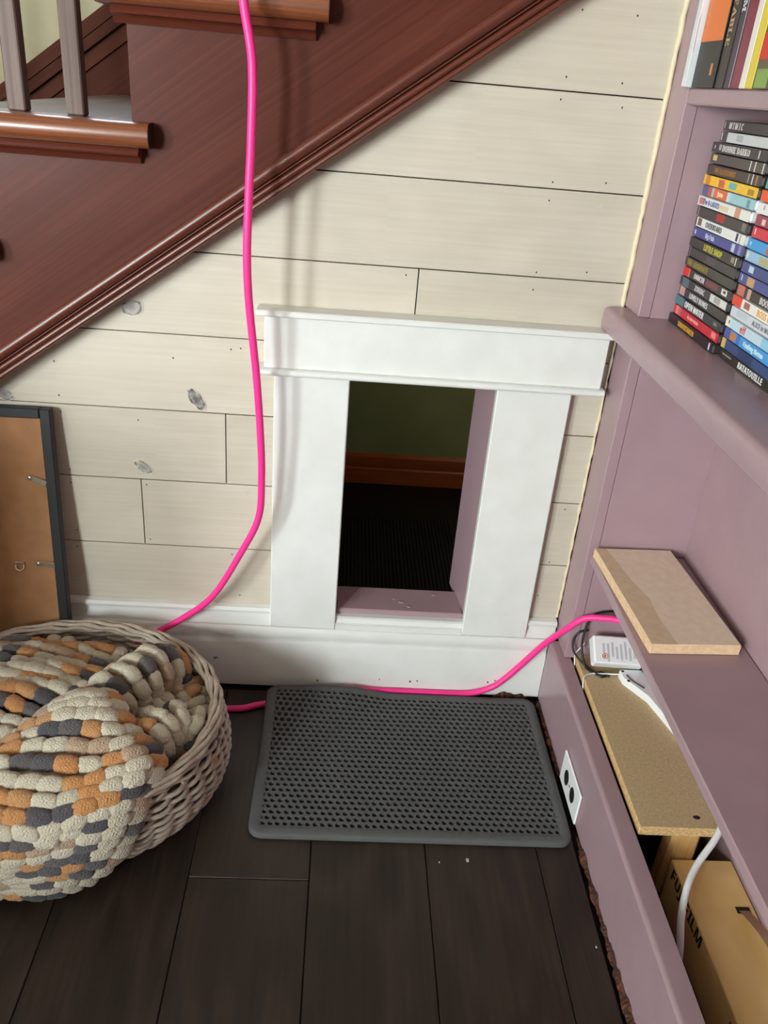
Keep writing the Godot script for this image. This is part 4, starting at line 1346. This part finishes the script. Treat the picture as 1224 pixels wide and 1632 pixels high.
# ---------------------------------------------------------------- picture frame leaning with its back to the room
func build_frame() -> void:
	var o := Vector3(-0.515, 0.0, 0.082)           # right lower corner of the visible back
	var tilt := atan2(0.054, 0.588)
	var t := thing("picture_frame", "black picture frame leaning against the wall with its brown back showing", "picture frame", Vector3(-0.70, 0, 0.07))
	var up := Vector3(-0.012, cos(tilt), -sin(tilt)).normalized()
	var rt := Vector3(1, 0.012, 0).normalized()
	var nz := rt.cross(up).normalized()
	var bs := Basis(rt, up, nz)
	var H := 0.590
	var W := 0.42
	var b := mb(up)
	var P := func(x: float, y: float, z: float) -> Vector3: return o + rt * x + up * y + nz * z
	for e in [[-0.009, H * 0.5, 0.018, H], [-W + 0.009, H * 0.5, 0.018, H]]:
		b = mb(up)
		b.cbox(P.call(e[0], e[1] + 0.004, -0.010), Vector3(e[2], e[3] - 0.001, 0.020), 0.0015, bs)
		part(t, "rail", b, M.frame_black)
	for y in [0.009, H - 0.009]:
		b = mb()
		b.cbox(P.call(-W * 0.5, y + 0.004, -0.010), Vector3(W - 0.037, 0.018, 0.020), 0.0015, bs)
		part(t, "rail", b, M.frame_black)
	b = mb(up)
	b.cbox(P.call(-W * 0.5, H * 0.5 + 0.004, -0.0095), Vector3(W - 0.037, H - 0.037, 0.006), 0.0, bs)
	part(t, "backing_board", b, M.backing, "brown backing board")
	for q in [[0.459, -0.32], [0.290, -0.06]]:
		var cl := mb()
		var dx: Vector3 = rt.rotated(nz, q[1])
		var dy: Vector3 = nz.cross(dx)
		var cb := Basis(dx, dy, nz)
		var ce: Vector3 = P.call(-0.034, q[0], -0.0035)
		cl.cbox(ce, Vector3(0.037, 0.010, 0.002), 0.0008, cb)
		var clip := part(t, "turn_button", cl, M.metal)
		cl = mb()
		cl.cbox(ce + dx * 0.012 + nz * 0.0018, Vector3(0.012, 0.011, 0.003), 0.001, cb)
		part(clip, "screw_plate", cl, M.metal)
		cl = mb()
		cl.lump(ce - dx * 0.013 + nz * 0.001, dx * 0.004, nz * 0.002, dy * 0.004, FastNoiseLite.new(), 0.0, 8, 6)
		part(clip, "rivet", cl, M.metal)
	b = mb()
	b.cbox(P.call(-0.083, 0.290, -0.0045), Vector3(0.018, 0.005, 0.003), 0.001, bs)
	b.tube(smooth([P.call(-0.090, 0.286, -0.005), P.call(-0.090, 0.279, -0.003), P.call(-0.083, 0.275, -0.002), P.call(-0.076, 0.279, -0.003), P.call(-0.076, 0.286, -0.005)]), 0.0015, 6)
	part(t, "hanger", b, M.metal, "small brass hanger")

# ---------------------------------------------------------------- basket
const BC := Vector3(-0.46, 0.0, 0.315)

func basket_at(a: float, h: float, off := 0.0) -> Vector3:
	var k := clampf(h / 0.165, 0.0, 1.0)
	var rx := lerpf(0.226, 0.262, k) + 0.036 * sin(PI * pow(k, 0.85))
	var rz := lerpf(0.188, 0.242, k) + 0.022 * sin(PI * pow(k, 0.85))
	return BC + Vector3((rx + off) * cos(a), h, (rz + off) * sin(a))

func build_basket() -> void:
	var t := thing("wicker_basket", "low oval wicker basket painted greyish white on the dark floor", "basket", BC)
	var b := mb()
	var pl := []
	for i in 48:
		var q := basket_at(TAU * i / 48, 0.0, -0.004)
		pl.append([q.x, -q.z])
	b.prism(V2(pl), Vector3(0, 0.0006, 0), Vector3.RIGHT, Vector3.FORWARD, 0.008)
	part(t, "base", b, M.wicker)
	var stakes := 46
	for i in stakes:
		b = mb()
		var pts := []
		for k in 7:
			pts.append(basket_at(TAU * i / stakes, 0.008 + 0.15 * k / 6.0))
		b.tube(pts, 0.0034, 6)
		part(t, "stake", b, M.wicker)
	var rows := 18
	for j in rows:
		b = mb()
		var pts := []
		var n := 276
		for i in n:
			var a := TAU * i / n
			pts.append(basket_at(a, 0.011 + 0.0080 * j + 0.0012 * sin(a * 5.0 + j * 1.7), 0.0048 * sin(a * stakes * 0.5 + PI * j)))
		b.tube(pts, 0.0041 + 0.0004 * sin(j * 2.1), 6, true)
		b.off = Vector2(j * 0.37, j * 0.61)
		part(t, "weaver", b, M.wicker)
	for s in 6:
		b = mb()
		var pts := []
		var rad := []
		var n := 200
		for i in n:
			var a := TAU * i / n
			var ph := a * 3.0 + TAU * s / 6.0
			var out := (basket_at(a, 0.165, 0.01) - basket_at(a, 0.165)).normalized()
			pts.append(basket_at(a, 0.166) + out * (0.0085 * cos(ph) + 0.0012 * sin(a * 31.0 + s * 2.0)) + Vector3.UP * (0.0080 * sin(ph) + 0.0012 * cos(a * 27.0 + s)))
			rad.append(0.0043 + 0.0006 * sin(a * 23.0 + s))
		b.tube(pts, rad, 7, true)
		part(t, "rim_strand", b, M.wicker)

# ---------------------------------------------------------------- chunky blanket
var yarn_noise := FastNoiseLite.new()
var yarn_colour := 0
var yarn_left := 0

func next_yarn() -> Color:
	if yarn_left <= 0:
		var q := rng.randf()
		var was := yarn_colour
		yarn_colour = 0 if q < 0.36 else (1 if q < 0.63 else (2 if q < 0.90 else 3))
		if yarn_colour == was and was > 0:
			yarn_colour = 0
		yarn_left = rng.randi_range(1, 3) if yarn_colour == 0 else rng.randi_range(1, 2)
	yarn_left -= 1
	var c: Color = [srgb(204, 195, 174), srgb(78, 75, 80), srgb(192, 134, 80), srgb(180, 152, 128)][yarn_colour]
	c = c.lerp(srgb(176, 160, 134), rng.randf() * 0.22)
	return c.srgb_to_linear()

# stitches along a curve; ups gives the outward direction at each point
func stitch_row(t: Node3D, pts: Array, ups: Array, half: float, thick: float, wide: float) -> void:
	var b := mb()
	var acc := 0.0
	var step := half * 1.32
	for i in range(1, pts.size()):
		var seg: Vector3 = pts[i] - pts[i - 1]
		var l := seg.length()
		while acc <= l:
			var k := acc / maxf(l, 0.00001)
			var ce: Vector3 = pts[i - 1].lerp(pts[i], k)
			var up: Vector3 = ups[i - 1].lerp(ups[i], k).normalized()
			var dir := seg / l
			var side := dir.cross(up).normalized()
			var w := rng.randf_range(0.9, 1.12)
			b.col = next_yarn()
			var tw := rng.randf_range(-0.22, 0.22)
			b.lump(ce + up * rng.randf_range(-0.0015, 0.0015), dir.rotated(up, tw) * half, up * thick * w, side.rotated(up, tw) * wide * w, yarn_noise, 0.2, 30, 20)
			acc += step * rng.randf_range(0.92, 1.08)
		acc -= l
	if b.v.size():
		part(t, "stitch_row", b, M.yarn)

# rings of stitches round a soft fold; a0..a1 is the part of each ring that is built
func fold(t: Node3D, axis: Array, rad: Array, a0: float, a1: float, squash := 1.0) -> void:
	var pts := smooth(axis, 8)
	var along := 0.0
	var rows := []
	for i in pts.size():
		var k := float(i) / (pts.size() - 1)
		var f := k * (rad.size() - 1)
		var r: float = lerpf(rad[int(f)], rad[mini(int(f) + 1, rad.size() - 1)], f - int(f))
		var tg: Vector3 = (pts[mini(i + 1, pts.size() - 1)] - pts[maxi(i - 1, 0)]).normalized()
		var side := tg.cross(Vector3.UP).normalized()
		var up := side.cross(tg).normalized()
		var under := []
		for q in 13:
			var a := TAU * q / 12
			under.append(pts[i] + (side * cos(a) + up * sin(a) * squash) * (r - 0.006))
		rows.append(under)
		if i == 0 or along > 0.0225:
			along = 0.0
			var ring := []
			var ups := []
			for q in 15:
				var a := lerpf(a0, a1, q / 14.0)
				var d := side * cos(a) + up * sin(a)
				ring.append(pts[i] + (side * cos(a) + up * sin(a) * squash) * r)
				ups.append(d)
			stitch_row(t, ring, ups, 0.0210, 0.0118, 0.0138)
		if i < pts.size() - 1:
			along += pts[i].distance_to(pts[i + 1])
	var b := mb()
	b.col = srgb(150, 126, 104).srgb_to_linear()
	b.grid(rows)
	part(t, "fold_core", b, M.yarn)

func rim_z(x: float) -> float:
	var k := clampf((x + 0.46) / 0.282, -0.98, 0.98)
	return 0.30 + 0.256 * sqrt(1.0 - k * k)

func build_blanket() -> void:
	yarn_noise.seed = 4
	yarn_noise.noise_type = FastNoiseLite.TYPE_CELLULAR
	yarn_noise.cellular_return_type = FastNoiseLite.RETURN_DISTANCE
	yarn_noise.frequency = 0.2
	yarn_noise.fractal_type = FastNoiseLite.FRACTAL_NONE
	var t := thing("chunky_blanket", "chunky chenille knit blanket in cream, orange and charcoal heaped in the wicker basket", "blanket", Vector3(-0.46, 0.01, 0.3))
	# heap below
	var b := mb()
	b.col = srgb(140, 118, 98).srgb_to_linear()
	var soft := FastNoiseLite.new()
	soft.frequency = 0.02
	b.lump(Vector3(-0.46, 0.085, 0.30), Vector3(0.235, 0, 0), Vector3(0, 0.080, 0), Vector3(0, 0, 0.205), soft, 0.15, 32, 16)
	part(t, "heap", b, M.yarn)
	# left mound: rows running left to right
	for j in 12:
		var z := 0.135 + 0.0225 * j
		var pts := []
		var ups := []
		for i in 17:
			var k := i / 16.0
			var x := lerpf(-0.70, -0.405, k)
			var zz := z + 0.03 * (k - 0.6) * 1.0 + 0.008 * sin(k * 5.0 + j)
			var e := pow((x + 0.55) / 0.17, 2.0) + pow((zz - 0.28) / 0.16, 2.0)
			var y := 0.130 + 0.072 * exp(-e * 0.8) + 0.004 * sin(x * 40.0 + j * 2.0)
			pts.append(Vector3(x, y, zz))
			ups.append(Vector3((x + 0.55) * 1.8, 1.0, (zz - 0.28) * 2.2).normalized())
		stitch_row(t, pts, ups, 0.0235, 0.0115, 0.0140)
	# front sheet that spills over the rim
	var ends := [[-0.380, 0.222, 0.332, -0.455], [-0.362, 0.232, 0.353, -0.468], [-0.345, 0.233, 0.377, -0.478], [-0.322, 0.227, 0.402, -0.492], [-0.292, 0.217, 0.429, -0.535], [-0.264, 0.207, 0.456, -0.68], [-0.270, 0.194, 0.481, -0.70], [-0.282, 0.174, 0.502, -0.70], [-0.290, 0.150, 0.514, -0.70], [-0.299, 0.125, 0.521, -0.70], [-0.314, 0.100, 0.529, -0.70], [-0.336, 0.075, 0.536, -0.70], [-0.368, 0.050, 0.543, -0.70], [-0.405, 0.027, 0.548, -0.70]]
	var sheet := []
	var fine := []
	for i in 21:
		var f := (ends.size() - 1) * i / 20.0
		var lo: Array = ends[int(f)]
		var hi: Array = ends[mini(int(f) + 1, ends.size() - 1)]
		var w := f - int(f)
		fine.append([lerpf(lo[0], hi[0], w), lerpf(lo[1], hi[1], w), lerpf(lo[2], hi[2], w), lerpf(lo[3], hi[3], w), f])
	for e in fine:
		var j: float = e[4]
		var k := clampf((j - 1.0) / 6.0, 0.0, 1.0)
		var nrm := Vector3(0, cos(k * 1.35 - 0.25), sin(k * 1.35 - 0.25))
		if j >= 8:
			nrm = Vector3(0, 0.12, 1).normalized()
		var pts := []
		var ups := []
		var under := []
		for i in 25:
			var q := i / 24.0
			var x := lerpf(e[0], e[3], q)
			var curl := maxf(0.0, 1.0 - (e[0] - x) / 0.03)
			var z: float = e[2] + k * (rim_z(x) - rim_z(e[0])) * (1.0 if x > -0.50 else 1.0)
			var y: float = e[1] - 0.014 * curl * curl + 0.004 * sin(x * 31.0 + j * 0.7)
			if j < 5:
				y -= 0.030 * pow(q, 3.0)
			var p := Vector3(x, maxf(y, 0.018), z + 0.007 * k + 0.003 * sin(x * 27.0 + j) - 0.010 * curl * curl)
			pts.append(p)
			var up := (nrm + Vector3(0.9 * curl + 0.5 * k * (x + 0.46) / 0.27, 0, 0)).normalized()
			ups.append(up)
			under.append(p - up * 0.004)
		sheet.append(under)
		stitch_row(t, pts, ups, 0.0240, 0.0126, 0.0150)
	b = mb()
	b.col = srgb(176, 160, 138).srgb_to_linear()
	b.grid(sheet)
	part(t, "sheet_core", b, M.yarn)
	# folds
	fold(t, [Vector3(-0.405, 0.160, 0.335), Vector3(-0.370, 0.176, 0.283), Vector3(-0.328, 0.168, 0.215), Vector3(-0.295, 0.140, 0.168)], [0.036, 0.043, 0.042, 0.034], deg_to_rad(-50), deg_to_rad(200), 1.0)
	fold(t, [Vector3(-0.345, 0.125, 0.37), Vector3(-0.322, 0.125, 0.30), Vector3(-0.285, 0.115, 0.225)], [0.034, 0.040, 0.034], deg_to_rad(-60), deg_to_rad(170), 0.9)
	fold(t, [Vector3(-0.325, 0.155, 0.455), Vector3(-0.300, 0.160, 0.395), Vector3(-0.268, 0.158, 0.338), Vector3(-0.232, 0.135, 0.335), Vector3(-0.222, 0.10, 0.37)], [0.030, 0.036, 0.037, 0.034, 0.028], deg_to_rad(-70), deg_to_rad(220), 1.0)
	fold(t, [Vector3(-0.60, 0.120, 0.165), Vector3(-0.545, 0.130, 0.135), Vector3(-0.49, 0.128, 0.128)], [0.028, 0.034, 0.028], deg_to_rad(0), deg_to_rad(210), 1.0)
	fold(t, [Vector3(-0.455, 0.118, 0.135), Vector3(-0.415, 0.122, 0.140), Vector3(-0.37, 0.112, 0.15)], [0.026, 0.030, 0.026], deg_to_rad(0), deg_to_rad(210), 1.0)
	fold(t, [Vector3(-0.30, 0.108, 0.165), Vector3(-0.262, 0.110, 0.205), Vector3(-0.232, 0.106, 0.27), Vector3(-0.225, 0.10, 0.30)], [0.026, 0.030, 0.028, 0.024], deg_to_rad(-20), deg_to_rad(210), 1.0)

# ---------------------------------------------------------------- pink cord
func build_cord() -> void:
	var t := thing("pink_cord", "thick neon pink cord hanging from the stairs and running along the floor into the bookcase", "cord", Vector3(-0.165, 0, 0.1))
	var b := mb()
	var pts := [Vector3(-0.185, 1.80, 0.118), Vector3(-0.184, 1.50, 0.114), Vector3(-0.180, 1.30, 0.11), Vector3(-0.1735, 1.2256, 0.11), Vector3(-0.1616, 1.1529, 0.11), Vector3(-0.1625, 1.06, 0.11), Vector3(-0.1656, 0.9908, 0.11), Vector3(-0.1685, 0.90, 0.11), Vector3(-0.1660, 0.823, 0.105), Vector3(-0.1550, 0.700, 0.093), Vector3(-0.1480, 0.590, 0.086), Vector3(-0.1462, 0.508, 0.079), Vector3(-0.1514, 0.4253, 0.075), Vector3(-0.1840, 0.345, 0.067), Vector3(-0.2402, 0.2360, 0.054), Vector3(-0.3050, 0.168, 0.0395), Vector3(-0.38, 0.115, 0.040), Vector3(-0.44, 0.06, 0.048), Vector3(-0.45, 0.02, 0.066), Vector3(-0.40, 0.0068, 0.088), Vector3(-0.30, 0.0068, 0.112), Vector3(-0.1906, 0.0068, 0.1120), Vector3(-0.1386, 0.0068, 0.0956), Vector3(-0.03, 0.0068, 0.066), Vector3(0.0500, 0.0068, 0.0415), Vector3(0.13, 0.0068, 0.0375), Vector3(0.22, 0.0068, 0.0375), Vector3(0.29, 0.0090, 0.0377), Vector3(0.335, 0.026, 0.0380), Vector3(0.362, 0.052, 0.0385), Vector3(0.3907, 0.0916, 0.040), Vector3(0.4270, 0.1540, 0.050), Vector3(0.4505, 0.2150, 0.0840), Vector3(0.4790, 0.2540, 0.0975), Vector3(0.5110, 0.2660, 0.1100), Vector3(0.5420, 0.2700, 0.1230), Vector3(0.59, 0.262, 0.15), Vector3(0.64, 0.24, 0.19)]
	b.tube(smooth(pts, 8), 0.0064, 12)
	part(t, "cord", b, M.pink)

# ---------------------------------------------------------------- just outside the picture
func build_beyond() -> void:
	# unseen cabinet added left of the basket to shade the frame and wall
	var t := thing("added_cabinet", "unseen dark wooden cabinet added left of the wicker basket to cast shade", "cabinet", Vector3(-1.15, 0, 0.5))
	var b := mb(Vector3.UP)
	b.box(Vector3(-1.40, 0.06, 0.50), Vector3(-0.845, 0.68, 0.75), 0.004)
	part(t, "body", b, M.stain[2])
	b = mb()
	b.box(Vector3(-1.41, 0.68, 0.49), Vector3(-0.835, 0.71, 0.76), 0.004)
	part(t, "top", b, M.stain[1])
	for x in [-1.38, -0.88]:
		for z in [0.52, 0.70]:
			b = mb(Vector3.UP)
			b.box(Vector3(x, 0.0, z), Vector3(x + 0.03, 0.06, z + 0.03), 0.003)
			part(t, "foot", b, M.stain[2])
	# unseen couch added to keep the low light from the basket corner
	t = thing("added_sofa", "low grey couch added out of view at the left to block low light", "added_sofa", Vector3(-1.7, 0, 1.6))
	var cloth := mat(srgb(120, 112, 104), 0.95)
	b = mb()
	b.box(Vector3(-2.6, 0.08, 1.2), Vector3(-1.02, 0.40, 1.98), 0.03)
	part(t, "base", b, cloth)
	for x in [-2.6, -1.2]:
		b = mb()
		b.box(Vector3(x, 0.40, 1.2), Vector3(x + 0.18, 0.47, 1.98), 0.03)
		part(t, "armrest", b, cloth)
	b = mb()
	b.box(Vector3(-2.42, 0.40, 1.2), Vector3(-1.2, 0.47, 1.4), 0.03)
	part(t, "backrest", b, cloth)
	for x in [-1.82, -1.21]:
		b = mb()
		b.box(Vector3(x - 0.59, 0.401, 1.41), Vector3(x, 0.45, 1.96), 0.02)
		part(t, "cushion", b, cloth)
	for x in [-2.55, -1.12]:
		for z in [1.25, 1.88]:
			b = mb(Vector3.UP)
			b.box(Vector3(x, 0.0, z), Vector3(x + 0.05, 0.08, z + 0.05), 0.003)
			part(t, "foot", b, M.stain[2])
	for q in [[0.2403, 0.4564, 0.005, "pale paint flake on the floor in front of the grey mat"], [0.1921, 0.4618, 0.0022, "tiny pale crumb on the floor near the front edge of the grey mat"], [0.4207, 0.6077, 0.0025, "tiny pale crumb on the floor beside the kickboard"]]:
		var fl := thing("paint_flake", q[3], "debris", Vector3(q[0], 0, q[1]), "crumbs on the floor")
		b = mb()
		b.lump(Vector3(q[0], 0.0012, q[1]), Vector3(q[2] * 0.6, 0, 0), Vector3(0, 0.0011, 0), Vector3(0, 0, q[2]), yarn_noise, 0.3, 10, 6)
		part(fl, "flake", b, M.label_grey)
	# unseen lamp added on the closet's right-hand wall to brighten its inside
	t = thing("added_closet_lamp", "small unseen lamp added on the closet end wall to brighten the inside", "lamp", Vector3(0.66, 0.72, -0.55))
	b = mb()
	b.lump(Vector3(0.658, 0.72, -0.55), Vector3(0, 0, 0.05), Vector3(0.012, 0, 0), Vector3(0, 0.05, 0), FastNoiseLite.new(), 0.0, 16, 8)
	part(t, "housing", b, M.plastic_white)
	var glow := mat(srgb(255, 244, 226), 0.5)
	glow.emission_enabled = true
	glow.emission = srgb(255, 244, 226)
	glow.emission_energy_multiplier = 0.6
	b = mb()
	b.lump(Vector3(0.644, 0.72, -0.55), Vector3(0, 0, 0.036), Vector3(0.006, 0, 0), Vector3(0, 0.036, 0), FastNoiseLite.new(), 0.0, 16, 8)
	part(t, "lens", b, glow)
	var l := OmniLight3D.new()
	l.name = "added_fill_light"
	l.light_color = srgb(255, 244, 226)
	l.light_energy = 0.032
	l.light_size = 0.035
	l.omni_range = 6.0
	l.omni_attenuation = 2.0
	l.shadow_enabled = true
	l.position = Vector3(0.60, 0.72, -0.55) - t.position
	t.add_child(l)
